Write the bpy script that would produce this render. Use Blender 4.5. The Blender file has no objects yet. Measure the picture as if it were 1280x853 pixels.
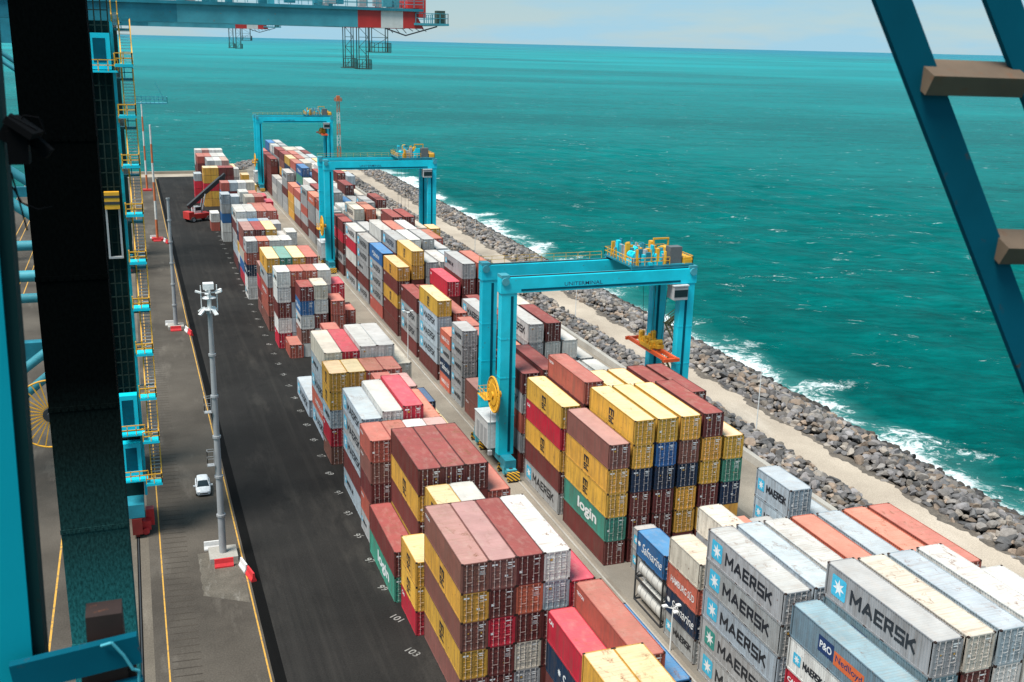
import bpy, bmesh, math, random
import numpy as np
from mathutils import Vector, Matrix

random.seed(7)
rng = np.random.default_rng(11)
SC = bpy.context.scene
COL = SC.collection
R_ = math.radians

# ------------------------------------------------------------------ camera
def cam_basis(vp, hs, f):
    d = np.array([vp[0]-640, -(vp[1]-426.5), -f]); d /= np.linalg.norm(d)
    p2 = np.array([vp[0]+1000-640, -(vp[1]+1000*hs-426.5), -f])
    up = np.cross(p2, d); up /= np.linalg.norm(up)
    if up[1] < 0: up = -up
    X = np.cross(d, up)
    return np.array([X, d, up]).T
CAM_R = cam_basis((153.06, 37.07), .02533, 1325.9)
CAM_P = np.array([0., 0., 56.18])
cd = bpy.data.cameras.new('Camera'); cam = bpy.data.objects.new('Camera', cd); COL.objects.link(cam)
M = Matrix([list(CAM_R.T[0]), list(CAM_R.T[1]), list(CAM_R.T[2])]).to_4x4()
M.translation = Vector(CAM_P)
cam.matrix_world = M
cd.sensor_width = 36; cd.sensor_fit = 'HORIZONTAL'; cd.lens = 36*1325.9/1280
cd.clip_start = .1; cd.clip_end = 60000
cd.dof.use_dof = True; cd.dof.focus_distance = 130; cd.dof.aperture_fstop = 4.5
SC.camera = cam

# ------------------------------------------------------------------ light
SUN_EL, SUN_AZ = 63, 204          # azimuth of the sun in the XY plane, degrees from +X
world = bpy.data.worlds.new('World'); SC.world = world; world.use_nodes = True
nt = world.node_tree; nt.nodes.clear()
out = nt.nodes.new('ShaderNodeOutputWorld'); bg = nt.nodes.new('ShaderNodeBackground')
sky = nt.nodes.new('ShaderNodeTexSky'); sky.sky_type = 'NISHITA'; sky.sun_disc = False
sky.sun_elevation = R_(SUN_EL); sky.sun_rotation = R_(90-SUN_AZ); sky.air_density = 1.0; sky.dust_density = .1; sky.ozone_density = 3
tc = nt.nodes.new('ShaderNodeTexCoord'); mp = nt.nodes.new('ShaderNodeMapping'); mp.inputs['Scale'].default_value = (2.6, 2.6, 16)
nz = nt.nodes.new('ShaderNodeTexNoise'); nz.inputs['Scale'].default_value = 2.2; nz.inputs['Detail'].default_value = 7; nz.inputs['Roughness'].default_value = .55
rp = nt.nodes.new('ShaderNodeValToRGB'); rp.color_ramp.elements[0].position = .42; rp.color_ramp.elements[1].position = .62
rp.color_ramp.elements[0].color = (.55, .55, .55, 1); rp.color_ramp.elements[1].color = (.95, .95, .95, 1)
mx = nt.nodes.new('ShaderNodeMix'); mx.data_type = 'RGBA'
mx.inputs[7].default_value = (4.2, 7.3, 9.2, 1)      # thin bright cloud, lit by the same sky
nt.links.new(tc.outputs['Generated'], mp.inputs['Vector']); nt.links.new(mp.outputs[0], nz.inputs['Vector'])
nt.links.new(nz.outputs[0], rp.inputs[0]); nt.links.new(rp.outputs[0], mx.inputs[0])
nt.links.new(sky.outputs[0], mx.inputs[6]); nt.links.new(mx.outputs[2], bg.inputs['Color'])
bg.inputs['Strength'].default_value = .062
nt.links.new(bg.outputs[0], out.inputs[0])
sl = bpy.data.lights.new('Sun', 'SUN'); sun = bpy.data.objects.new('Sun', sl); COL.objects.link(sun)
sl.energy = 4.7; sl.angle = R_(24); sl.color = (1, .95, .88)
sd = Vector((math.cos(R_(SUN_EL))*math.cos(R_(SUN_AZ)), math.cos(R_(SUN_EL))*math.sin(R_(SUN_AZ)), math.sin(R_(SUN_EL))))
sun.rotation_euler = sd.to_track_quat('Z', 'Y').to_euler(); sun.location = sd*200
SC.view_settings.view_transform = 'Standard'; SC.view_settings.look = 'None'; SC.view_settings.exposure = 0.5; SC.view_settings.gamma = 1
SC.view_settings.use_curve_mapping = False

# ------------------------------------------------------------------ materials
MATS = {}
def nmat(name):
    m = bpy.data.materials.new(name); m.use_nodes = True; MATS[name] = m
    n = m.node_tree; b = n.nodes['Principled BSDF']
    return m, n, b
def N(n, t, **kw):
    k = n.nodes.new(t)
    for a, v in kw.items():
        if a in k.inputs.keys() if hasattr(k.inputs, 'keys') else False: k.inputs[a].default_value = v
        else: setattr(k, a, v)
    return k
def noise(n, vec, scale, detail=4, rough=.6, sc=None, dist=0):
    k = n.nodes.new('ShaderNodeTexNoise'); k.inputs['Scale'].default_value = scale; k.inputs['Detail'].default_value = detail
    k.inputs['Roughness'].default_value = rough; k.inputs['Distortion'].default_value = dist
    if sc:
        mpn = n.nodes.new('ShaderNodeMapping'); mpn.inputs['Scale'].default_value = sc
        n.links.new(vec, mpn.inputs['Vector']); vec = mpn.outputs[0]
    n.links.new(vec, k.inputs['Vector'])
    return k.outputs[0]
def ramp(n, fac, stops):
    k = n.nodes.new('ShaderNodeValToRGB'); e = k.color_ramp.elements
    while len(e) < len(stops): e.new(.5)
    for i, (p, c) in enumerate(stops):
        e[i].position = p; e[i].color = (c, c, c, 1) if isinstance(c, (int, float)) else (*c, 1)
    n.links.new(fac, k.inputs[0]); return k.outputs[0]
def mixc(n, fac, a, b, mode='MIX'):
    k = n.nodes.new('ShaderNodeMix'); k.data_type = 'RGBA'; k.blend_type = mode
    for s, v in ((0, fac), (6, a), (7, b)):
        if hasattr(v, 'node'): n.links.new(v, k.inputs[s])
        elif s == 0: k.inputs[0].default_value = v
        else: k.inputs[s].default_value = (*v, 1) if len(v) == 3 else v
    return k.outputs[2]
def bump(n, b, h, strength, dist=.05):
    k = n.nodes.new('ShaderNodeBump'); k.inputs['Strength'].default_value = strength; k.inputs['Distance'].default_value = dist
    n.links.new(h, k.inputs['Height']); n.links.new(k.outputs[0], b.inputs['Normal'])
def wornpaint(name, col, rough=.5, wear=.5, rust=(.12, .045, .02), scale=1.2, metallic=0, dirt=.35, spec=.4):
    m, n, b = nmat(name); tcn = n.nodes.new('ShaderNodeTexCoord').outputs['Object']
    big = ramp(n, noise(n, tcn, .35*scale, 5), [(.3, 1-dirt), (.75, 1.08)])
    c = mixc(n, 1, col, big, 'MULTIPLY')
    sp = ramp(n, noise(n, tcn, 3*scale, 6, .65), [(.66-.08*wear, 0), (.74-.05*wear, 1)])
    if wear > 0: c = mixc(n, sp, c, rust)
    n.links.new(c, b.inputs['Base Color']); b.inputs['Roughness'].default_value = rough; b.inputs['Metallic'].default_value = metallic; b.inputs['Specular IOR Level'].default_value = spec
    return m
def flat(name, col, rough=.6, metallic=0):
    m, n, b = nmat(name); tcn = n.nodes.new('ShaderNodeTexCoord').outputs['Object']
    c = mixc(n, 1, col, ramp(n, noise(n, tcn, 2.5, 4), [(.3, .82), (.7, 1.05)]), 'MULTIPLY')
    n.links.new(c, b.inputs['Base Color']); b.inputs['Roughness'].default_value = rough; b.inputs['Metallic'].default_value = metallic
    return m

wornpaint('crane_blue', (.003, .57, .73), .45, .08, dirt=.3, scale=.6)
wornpaint('crane_teal', (.02, .24, .32), .5, .35, dirt=.45)
wornpaint('crane_blue_old', (.06, .33, .40), .55, .4, rust=(.2, .1, .04), dirt=.3)
wornpaint('near_blue', (.002, .28, .36), .6, .0, dirt=.15, spec=.1)
wornpaint('near_teal_dark', (.001, .085, .13), .7, .38, rust=(.07, .035, .018), dirt=.25, scale=3, spec=.06)
wornpaint('safety_yellow', (.75, .38, .03), .5, .12, dirt=.25)
wornpaint('safety_red', (.52, .035, .03), .5, .15, dirt=.3)
wornpaint('spreader_red', (.70, .10, .025), .5, .15, dirt=.25)
wornpaint('signal_orange', (.62, .17, .06), .55, .1)
wornpaint('mark_white', (.72, .70, .66), .55, .2)
wornpaint('galvanised', (.36, .37, .38), .5, .05, dirt=.2, metallic=.25)
wornpaint('rusty_steel', (.17, .115, .075), .8, 1.0, rust=(.13, .06, .03), scale=4, dirt=.55)
wornpaint('shaded_teal', (.006, .030, .031), .8, .4, rust=(.02, .014, .01), dirt=.5, spec=.08)  # teal darkened so the colour itself carries the shade
wornpaint('bogie_red', (.20, .018, .016), .6, .5, dirt=.5)
wornpaint('rust_dark', (.035, .016, .012), .85, .6, rust=(.09, .03, .012), scale=6, dirt=.5)
flat('dark_metal', (.03, .032, .035), .6)
flat('rubber', (.018, .018, .018), .85)
flat('black_print', (.012, .014, .02), .6)
flat('white_print', (.75, .76, .76), .6)
flat('navy_print', (.012, .035, .12), .6)
flat('orange_print', (.62, .13, .04), .6)
flat('star_blue', (.05, .42, .62), .6)
flat('star_teal', (.03, .24, .20), .6)
flat('lamp_white', (.72, .73, .72), .45)
flat('tank_white', (.58, .58, .55), .4)
flat('cabin_white', (.56, .57, .57), .5)
flat('barrier_red', (.62, .03, .035), .5)
flat('barrier_white', (.7, .68, .66), .5)
flat('car_white', (.80, .81, .82), .22)
flat('light_grey', (.35, .36, .37), .6)
def roadpaint(name, col, under, lo_, hi_):
    m, n, b = nmat(name); v = n.nodes.new('ShaderNodeNewGeometry').outputs['Position']
    n.links.new(mixc(n, ramp(n, noise(n, v, 1.4, 7, .75), [(lo_, 1), (hi_, 0)]), under, col), b.inputs['Base Color']); b.inputs['Roughness'].default_value = .85
roadpaint('line_yellow', (.52, .28, .04), (.11, .09, .07), .50, .68)
roadpaint('slot_paint', (.25, .245, .23), (.03, .028, .026), .46, .62)
flat('line_white', (.27, .265, .25), .85)
flat('grey_cabinet', (.11, .115, .12), .6)
flat('mesh_green', (.045, .075, .06), .7)
wornpaint('mast_dark', (.016, .030, .026), .8, .3, rust=(.05, .03, .02), dirt=.4, spec=.1)
wornpaint('soot_black', (.003, .003, .0035), .9, .1, rust=(.012, .008, .006), dirt=.3, spec=.05)
wornpaint('stair_yellow', (.42, .31, .12), .7, .3, dirt=.4)
m, n, b = nmat('car_glass'); b.inputs['Base Color'].default_value = (.015, .025, .03, 1); b.inputs['Roughness'].default_value = .062
m, n, b = nmat('hazard'); tcn = n.nodes.new('ShaderNodeTexCoord').outputs['Object']
wv = n.nodes.new('ShaderNodeTexWave'); wv.inputs['Scale'].default_value = 1.1; wv.bands_direction = 'DIAGONAL'; n.links.new(tcn, wv.inputs['Vector'])
n.links.new(ramp(n, wv.outputs[0], [(.48, (.02, .02, .02)), (.52, (.6, .33, .02))]), b.inputs['Base Color'])

# crane leg: shade painted into the colour, black above to teal below, gritty speckle
m, n, b = nmat('shaded_leg'); tco = n.nodes.new('ShaderNodeTexCoord').outputs['Object']
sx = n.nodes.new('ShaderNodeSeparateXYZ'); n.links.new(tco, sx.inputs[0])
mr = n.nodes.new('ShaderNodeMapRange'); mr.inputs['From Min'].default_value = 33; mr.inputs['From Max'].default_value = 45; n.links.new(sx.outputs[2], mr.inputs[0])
shade_fade = ramp(n, mr.outputs[0], [(0, (.028, .25, .27)), (.22, (.022, .15, .155)), (.5, (.016, .055, .054)), (.8, (.007, .013, .012)), (1, (.0012, .0018, .0018))])
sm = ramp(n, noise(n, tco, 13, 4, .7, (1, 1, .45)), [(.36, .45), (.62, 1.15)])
n.links.new(mixc(n, 1, shade_fade, sm, 'MULTIPLY'), b.inputs['Base Color'])
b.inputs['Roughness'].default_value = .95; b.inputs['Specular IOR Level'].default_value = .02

# container paint: colour comes from the object (or, in the far mass, from its faces)
def paint(name, src, roof):
    m, n, b = nmat(name); tcn = n.nodes.new('ShaderNodeTexCoord').outputs['Object']
    oi = n.nodes.new('ShaderNodeObjectInfo')
    if src == 'object':
        col = oi.outputs['Color']; wearv = oi.outputs['Alpha']
    else:
        wearv = (.5, .5, .5)
        at = n.nodes.new('ShaderNodeAttribute'); at.attribute_name = 'Col'; col = at.outputs['Color']
    mpn = n.nodes.new('ShaderNodeMapping'); n.links.new(tcn, mpn.inputs['Vector'])
    sc_ = n.nodes.new('ShaderNodeVectorMath'); sc_.operation = 'SCALE'; sc_.inputs[0].default_value = (37, 91, 53); n.links.new(oi.outputs['Random'], sc_.inputs['Scale'])
    n.links.new(sc_.outputs[0], mpn.inputs['Location']); v = mpn.outputs[0]
    patch = ramp(n, noise(n, v, .45, 5), [(.3, .80), (.72, 1.08)])
    c = mixc(n, 1, col, patch, 'MULTIPLY')
    if roof:
        c = mixc(n, .07, c, (.62, .50, .45))
        c = mixc(n, ramp(n, noise(n, v, 1.6, 5, .6, (1, .5, 1)), [(.5, 0), (.8, .28)]), c, (.45, .36, .29))
        spots = ramp(n, noise(n, v, .9, 7, .72, (1, .55, 1), .6), [(.555, 0), (.65, 1)])
        c = mixc(n, mixc(n, 1, ramp(n, noise(n, v, 1.0, 5, .65, (.35, 5.5, 1)), [(.48, 0), (.75, .6)]), wearv, 'MULTIPLY'), c, (.24, .15, .09))
        spots = mixc(n, 1, spots, wearv, 'MULTIPLY')
        c = mixc(n, mixc(n, 1, spots, ramp(n, noise(n, v, 6, 3), [(.4, .25), (.6, 1)]), 'MULTIPLY'), c, (.17, .075, .035))
    else:
        c = mixc(n, ramp(n, noise(n, v, 2.2, 5, .6, (1, 1, .12)), [(.42, 0), (.80, .62)]), c, (.10, .075, .06))
        c = mixc(n, mixc(n, 1, ramp(n, noise(n, v, 2.2, 7, .7), [(.60, 0), (.70, .95)]), wearv, 'MULTIPLY'), c, (.11, .045, .025))
    n.links.new(c, b.inputs['Base Color']); b.inputs['Roughness'].default_value = .6; b.inputs['Specular IOR Level'].default_value = .22
    bump(n, b, noise(n, v, 1.1, 3), .25, .04)
    return m
paint('paint_side', 'object', False); paint('paint_roof', 'object', True)
paint('mass_side', 'attr', False); paint('mass_roof', 'attr', True)
m, n, b = nmat('frame_paint'); oi = n.nodes.new('ShaderNodeObjectInfo'); tcn = n.nodes.new('ShaderNodeTexCoord').outputs['Object']
c = mixc(n, 1, oi.outputs['Color'], ramp(n, noise(n, tcn, 1.5, 5), [(.3, .6), (.7, .95)]), 'MULTIPLY')
c = mixc(n, ramp(n, noise(n, tcn, 3, 6, .7), [(.55, 0), (.66, .9)]), c, (.10, .045, .025))
n.links.new(c, b.inputs['Base Color']); b.inputs['Roughness'].default_value = .6
m, n, b = nmat('lock_steel'); oi = n.nodes.new('ShaderNodeObjectInfo')
c = mixc(n, .55, oi.outputs['Color'], (.50, .45, .42)); n.links.new(c, b.inputs['Base Color']); b.inputs['Roughness'].default_value = .5

# ground surfaces
def surf(name, base, dark, light, scale=.05, rough=.9, fine=.25, bumpk=.3, stain=.35):
    m, n, b = nmat(name); v = n.nodes.new('ShaderNodeNewGeometry').outputs['Position']
    c = mixc(n, ramp(n, noise(n, v, scale, 7, .62), [(.32, 0), (.7, 1)]), dark, base)
    c = mixc(n, ramp(n, noise(n, v, scale*3.1, 6, .65, (1, .25, 1)), [(.55, 0), (.8, stain)]), c, light)
    c = mixc(n, 1, c, ramp(n, noise(n, v, 6, 5, .7), [(.25, 1-fine), (.75, 1+fine*.4)]), 'MULTIPLY')
    n.links.new(c, b.inputs['Base Color']); b.inputs['Roughness'].default_value = rough; b.inputs['Specular IOR Level'].default_value = .12
    bump(n, b, noise(n, v, 3, 6, .7), bumpk, .05)
    return n, b, c, v
surf('quay_concrete', (.118, .102, .084), (.050, .043, .036), (.215, .19, .16), .055, fine=.45, stain=.8)
surf('asphalt', (.029, .0272, .0255), (.014, .0133, .0127), (.070, .063, .055), .05, fine=.4, stain=.6)
n, b, c, v = surf('asphalt_tracked', (.029, .0272, .0255), (.014, .0133, .0127), (.070, .063, .055), .05, fine=.45, stain=.65)
c = mixc(n, ramp(n, noise(n, v, 1.0, 5, .6, (.9, .018, 1)), [(.50, 0), (.78, .2)]), c, (.075, .068, .06))
c = mixc(n, ramp(n, noise(n, v, 1.0, 6, .7, (.14, .07, 1), .8), [(.56, 0), (.66, .55)]), c, (.010, .0098, .0095))
c = mixc(n, ramp(n, noise(n, v, .5, 7, .8, (1, 1, 1), .5), [(.66, 0), (.74, .5)]), c, (.11, .10, .09))
n.links.new(c, b.inputs['Base Color'])
surf('lane_concrete', (.33, .29, .235), (.19, .165, .135), (.46, .42, .36), .09, fine=.35, stain=.6)
surf('yard_concrete', (.24, .215, .18), (.15, .135, .115), (.33, .30, .26), .07)
n, b, c, v = surf('sand', (.50, .425, .34), (.33, .275, .22), (.62, .54, .45), .06, fine=.4, stain=.7)
surf('apron_edge', (.42, .36, .29), (.27, .23, .18), (.5, .44, .36), .08)
surf('trench', (.0035, .0033, .003), (.002, .002, .002), (.012, .011, .01), .1)
surf('rail_concrete', (.17, .145, .115), (.10, .085, .068), (.25, .22, .18), .12, fine=.4, stain=.7)
surf('patched_concrete', (.16, .14, .115), (.09, .08, .065), (.30, .28, .25), .35, fine=.5, stain=.8)
surf('hatch_dark', (.075, .062, .05), (.04, .034, .028), (.14, .12, .1), .3)
surf('kerb', (.42, .40, .36), (.28, .26, .23), (.52, .50, .46), .2)
surf('verge', (.20, .17, .14), (.09, .08, .07), (.33, .28, .22), .5, fine=.6, stain=.6)
surf('rubble', (.06, .055, .05), (.03, .028, .025), (.1, .09, .08), .4)
def rockmat(name, attr):
    m, n, b = nmat(name); v = n.nodes.new('ShaderNodeNewGeometry').outputs['Position']
    if attr:
        at = n.nodes.new('ShaderNodeAttribute'); at.attribute_name = 'Col'; col = at.outputs['Color']
    else: col = n.nodes.new('ShaderNodeObjectInfo').outputs['Color']
    c = mixc(n, 1, col, ramp(n, noise(n, v, 1.6, 6, .7), [(.25, .55), (.75, 1.2)]), 'MULTIPLY')
    n.links.new(c, b.inputs['Base Color']); b.inputs['Roughness'].default_value = .9
    bump(n, b, noise(n, v, 2.2, 6, .7), .6, .12)
rockmat('rock', False); rockmat('rock_mass', True)

# ------------------------------------------------------------------ helpers
class MB:
    def __init__(s): s.v = []; s.f = []; s.m = []
    def add(s, vs, fs, m=0):
        o = len(s.v); s.v += [tuple(p) for p in vs]; s.f += [tuple(i+o for i in f) for f in fs]; s.m += [m]*len(fs); return s
    def box(s, x0, x1, y0, y1, z0, z1, m=0):
        return s.add([(x0,y0,z0),(x1,y0,z0),(x1,y1,z0),(x0,y1,z0),(x0,y0,z1),(x1,y0,z1),(x1,y1,z1),(x0,y1,z1)],
                     [(0,3,2,1),(4,5,6,7),(0,1,5,4),(1,2,6,5),(2,3,7,6),(3,0,4,7)], m)
    def cbox(s, c, d, m=0): return s.box(c[0]-d[0]/2, c[0]+d[0]/2, c[1]-d[1]/2, c[1]+d[1]/2, c[2]-d[2]/2, c[2]+d[2]/2, m)
    def taper(s, x0, x1, y0, y1, z0, z1, k, m=0):
        cx, cy = (x0+x1)/2, (y0+y1)/2; q = lambda x, y: (cx+(x-cx)*k, cy+(y-cy)*k)
        t = [(*q(x0,y0),z1),(*q(x1,y0),z1),(*q(x1,y1),z1),(*q(x0,y1),z1)]
        return s.add([(x0,y0,z0),(x1,y0,z0),(x1,y1,z0),(x0,y1,z0)]+t, [(0,3,2,1),(4,5,6,7),(0,1,5,4),(1,2,6,5),(2,3,7,6),(3,0,4,7)], m)
    def beam(s, p, q, w, h, m=0, up=(0,0,1)):
        p, q = Vector(p), Vector(q); d = (q-p).normalized(); u = Vector(up)
        if abs(d.dot(u)) > .98: u = Vector((0,1,0))
        r = d.cross(u).normalized(); u = r.cross(d).normalized(); a, b = r*w/2, u*h/2
        return s.add([p-a-b,p+a-b,p+a+b,p-a+b,q-a-b,q+a-b,q+a+b,q-a+b], [(0,1,2,3),(4,7,6,5),(0,4,5,1),(1,5,6,2),(2,6,7,3),(3,7,4,0)], m)
    def tube(s, p, q, r, n=8, m=0, r2=None):
        p, q = Vector(p), Vector(q); d = (q-p).normalized(); u = Vector((0,0,1)) if abs(d.z) < .95 else Vector((1,0,0))
        a = d.cross(u).normalized(); b = d.cross(a).normalized(); r2 = r if r2 is None else r2; vs = []
        for i in range(n):
            t = 2*math.pi*i/n; k = a*math.cos(t)+b*math.sin(t); vs += [p+k*r, q+k*r2]
        fs = [(2*i, 2*i+1, (2*i+3) % (2*n), (2*i+2) % (2*n)) for i in range(n)]
        fs += [tuple(range(0, 2*n, 2))[::-1], tuple(range(1, 2*n, 2))]
        return s.add(vs, fs, m)
    def prism(s, pts, a, b, axis='y', m=0):
        n = len(pts)
        def mk(u, v, w): return (u, w, v) if axis == 'y' else ((w, u, v) if axis == 'x' else (u, v, w))
        vs = [mk(u, v, a) for u, v in pts]+[mk(u, v, b) for u, v in pts]
        return s.add(vs, [tuple(range(n))[::-1], tuple(range(n, 2*n))]+[(i, (i+1) % n, n+(i+1) % n, n+i) for i in range(n)], m)
    def rail(s, pts, h=1.05, r=.03, step=1.6, m=0, sides=4, bars=(1, .52)):
        for p, q in zip(pts[:-1], pts[1:]):
            p, q = Vector(p), Vector(q); L = (q-p).length
            for k in bars: s.beam(p+Vector((0,0,h*k)), q+Vector((0,0,h*k)), r*2, r*2, m)
            k = max(1, round(L/step))
            for i in range(k+1):
                c = p.lerp(q, i/k); s.beam(c, c+Vector((0,0,h)), r*2, r*2, m)
        return s
    def mesh(s, name, mats, smooth=False):
        me = bpy.data.meshes.new(name); me.from_pydata(s.v, [], s.f)
        for m in mats: me.materials.append(MATS[m] if isinstance(m, str) else m)
        me.polygons.foreach_set('material_index', s.m)
        if smooth: me.polygons.foreach_set('use_smooth', [True]*len(s.f))
        me.update(); return me
def ob(name, me, parent=None, loc=(0,0,0), rot=(0,0,0), color=None, scale=None):
    o = bpy.data.objects.new(name, me); COL.objects.link(o); o.location = loc; o.rotation_euler = rot
    if parent: o.parent = parent
    if color: o.color = (*color, 1) if len(color) == 3 else color
    if scale: o.scale = scale
    return o
def build(mb, name, mats, parent=None, smooth=False, **kw):
    if isinstance(mats, str): mats = [mats]
    return ob(name, mb.mesh(name, mats, smooth), parent, **kw)
def tag(o, label=None, cat=None, group=None, kind=None):
    for k, v in (('label', label), ('category', cat), ('group', group), ('kind', kind)):
        if v: o[k] = v
    return o
def thing(name, label, cat, loc=(0,0,0), rz=0, group=None):
    o = bpy.data.objects.new(name, None); COL.objects.link(o); o.location = loc; o.rotation_euler = (0,0,rz); o.empty_display_size = .2
    return tag(o, label, cat, group)
def smoothby(o, ang=35):
    for p in o.data.polygons: p.use_smooth = True
    try: o.data.set_sharp_from_angle(angle=R_(ang))
    except Exception: pass
def copy_tree(o, loc=None, rz=None, label=None):
    c = o.copy(); COL.objects.link(c)
    if loc is not None: c.location = loc
    if rz is not None: c.rotation_euler = (0,0,rz)
    if label: c['label'] = label
    for ch in o.children:
        k = ch.copy(); COL.objects.link(k); k.parent = c
        for g in ch.children:
            d = g.copy(); COL.objects.link(d); d.parent = k
    return c
TXT = {}
def text2d(s, size=1., bold=0., shear=0., spacing=1.):
    key = (s, size, bold, shear, spacing)
    if key in TXT: return TXT[key]
    cu = bpy.data.curves.new('t', 'FONT'); cu.body = s; cu.size = size; cu.offset = bold; cu.shear = shear; cu.space_character = spacing
    cu.resolution_u = 3; o = bpy.data.objects.new('t', cu); COL.objects.link(o)
    bpy.context.view_layer.update()
    me = bpy.data.meshes.new_from_object(o.evaluated_get(bpy.context.evaluated_depsgraph_get()))
    v = np.array([p.co[:2] for p in me.vertices]); f = [tuple(p.vertices) for p in me.polygons]
    bpy.data.objects.remove(o); bpy.data.curves.remove(cu); bpy.data.meshes.remove(me)
    v -= v.min(0); TXT[key] = (v, f, v.max(0)); return TXT[key]

# ------------------------------------------------------------------ the setting
SL = -3.0
def sheet(name, pts, z, mat, sub=None):
    me = bpy.data.meshes.new(name); me.from_pydata([(x, y, z) for x, y in pts], [], [tuple(range(len(pts)))]); me.materials.append(MATS[mat])
    o = ob(name, me); o['kind'] = 'structure'; return o
LAND = [(-38,-80),(93.2,-80),(93.2,462),(88,486),(74,500),(58,502),(50,492),(46,470),(40,459),(-38,459)]
mb = MB(); mb.prism(LAND, -6, 0, 'z'); o = build(mb, 'ground', 'yard_concrete'); o['kind'] = 'structure'
sheet('quay_pavement', [(-37.6,-79),(9.0,-79),(9.0,446),(-37.6,446)], .006, 'quay_concrete')
sheet('asphalt_yard', [(9.0,-79),(38.4,-79),(38.4,447),(9.0,447)], .008, 'asphalt_tracked')
sheet('drain_channel', [(9.5,-79),(10.6,-79),(9.5,200),(9.2,440),(8.35,440),(8.5,200)], .014, 'trench')
sheet('crane_lane', [(39.4,-79),(45.9,-79),(45.9,440),(39.4,440)], .012, 'lane_concrete')
sheet('crane_lane_seaward', [(69.2,-79),(78.6,-79),(78.6,440),(69.2,440)], .012, 'lane_concrete')
sheet('far_apron', [(-37,446.5),(45,446.5),(45.5,458),(-37,458)], .010, 'apron_edge')
sheet('sand_track', [(85.4,-79),(93.4,-79),(93.4,462),(88,485),(74,498),(58,500),(50,488),(80,470),(85.4,440)], .02, 'sand')
mb = MB()
for x in (39.7, 45.25): mb.box(x-.11, x+.11, -79, 440, -.1, .13)
o = build(mb, 'lane_kerb', 'kerb'); o['kind'] = 'structure'
mb = MB(); mb.prism([(78.7,-.2),(79.9,-.2),(79.7,1.0),(78.9,1.0)], -79, 445, 'y'); o = build(mb, 'boundary_wall', 'kerb')
tag(o, 'low pale concrete wall between crane lane and inner bank of stones', 'wall')
# far parapet
mb = MB(); mb.box(-37.5, 45, 455.6, 456.4, 0, 1.1); tag(build(mb, 'parapet_wall', 'apron_edge'), 'pale parapet wall closing the far end of the quay', 'wall')
# crane rail and quay lines
mb = MB(); mb.box(-2.36,-2.24,-79,446,.0,.045); o = build(mb, 'crane_rail', 'dark_metal'); o['kind'] = 'structure'
sheet('rail_slot', [(-2.48,-79),(-2.12,-79),(-2.12,446),(-2.48,446)], .012, 'trench')
sheet('rail_bed', [(-3.4,-79),(-1.2,-79),(-1.2,446),(-3.4,446)], .009, 'rail_concrete')
def line(name, x, y0, y1, w, mat='line_yellow', x1=None):
    x1 = x if x1 is None else x1
    sheet(name, [(x-w/2,y0),(x+w/2,y0),(x1+w/2,y1),(x1-w/2,y1)], .0125, mat)
line('lane_line', .02, -79, 446, .14); line('edge_line', 9.2, -79, 200, .15, x1=8.2); line('edge_line_far', 8.15, 200, 440, .14, x1=8.1)
for x in (-10.5, -24.4, -26.0, -30.4, -32.1): line('lane_line', x, -79, 446, .2)
mb = MB()
y = 60.
while y < 300:
    mb.add([(.3,y,.0122),(2.9,y-.16,.0122),(2.9,y,.0122),(.3,y+.16,.0122)], [(0,1,2,3)]); y += 1.25
o = build(mb, 'hatch_marks', 'hatch_dark')
rv = random.Random(8); pts = [(3.9+rv.uniform(-.1,.1), q) for q in np.arange(103, 113, .8)]+[(8.3+rv.uniform(-.1,.1), q) for q in np.arange(113, 100, -.8)]
sheet('worn_patch', pts, .0128, 'patched_concrete'); tag(o, kind='structure')
# painted slot numbers along the asphalt lane
mb = MB()
k = 0
for num in range(105, 3, -2):
    yy = 86.0+6.4*(103-num)/2
    if yy > 330: break
    v, f, mxs = text2d(str(num), 1.2, .015)
    a = R_(-62); ca, sa = math.cos(a), math.sin(a)
    P = [(21.55+ca*(x-mxs[0]/2)-sa*yv, yy+.2+sa*(x-mxs[0]/2)+ca*yv, .018) for x, yv in v]
    mb.add(P, f)
o = build(mb, 'slot_numbers', 'slot_paint'); tag(o, kind='structure')

# ------------------------------------------------------------------ sea
def axis(lo, hi, step, far, n):
    a = np.arange(lo, hi+.01, step)
    g = np.geomspace(step*2, far, n)
    return np.concatenate([(lo-g)[::-1], a, hi+g])
XS = axis(96, 330, 2.0, 13500, 26); YS = axis(40, 640, 2.6, 13500, 26)
GX, GY = np.meshgrid(XS, YS, indexing='ij')
GZ = np.zeros_like(GX)
r2 = np.random.default_rng(4)
for k in range(34):
    lam = r2.uniform(5, 22); th = R_(205)+r2.normal(0, .45); ph = r2.uniform(0, 6.28)
    GZ += (lam/22)**.9*np.sin((GX*math.cos(th)+GY*math.sin(th))*2*math.pi/lam+ph)
GZ *= .07
w = np.clip((330-GX)/60, 0, 1)*np.clip((GX-96)/3, 0, 1)*np.clip((640-GY)/90, 0, 1)*np.clip((GY-40)/10, 0, 1)
GZ = GZ*w+SL
nx, ny = GX.shape
idx = np.arange(nx*ny).reshape(nx, ny)
F = np.stack([idx[:-1,:-1], idx[1:,:-1], idx[1:,1:], idx[:-1,1:]], -1).reshape(-1, 4)
me = bpy.data.meshes.new('sea'); me.from_pydata(np.stack([GX, GY, GZ], -1).reshape(-1, 3).tolist(), [], F.tolist())
me.polygons.foreach_set('use_smooth', [True]*len(F))
m, n, b = nmat('sea_water'); v = n.nodes.new('ShaderNodeNewGeometry').outputs['Position']
rotm = n.nodes.new('ShaderNodeMapping'); rotm.inputs['Rotation'].default_value = (0,0,R_(22)); n.links.new(v, rotm.inputs['Vector']); vr = rotm.outputs[0]
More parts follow.
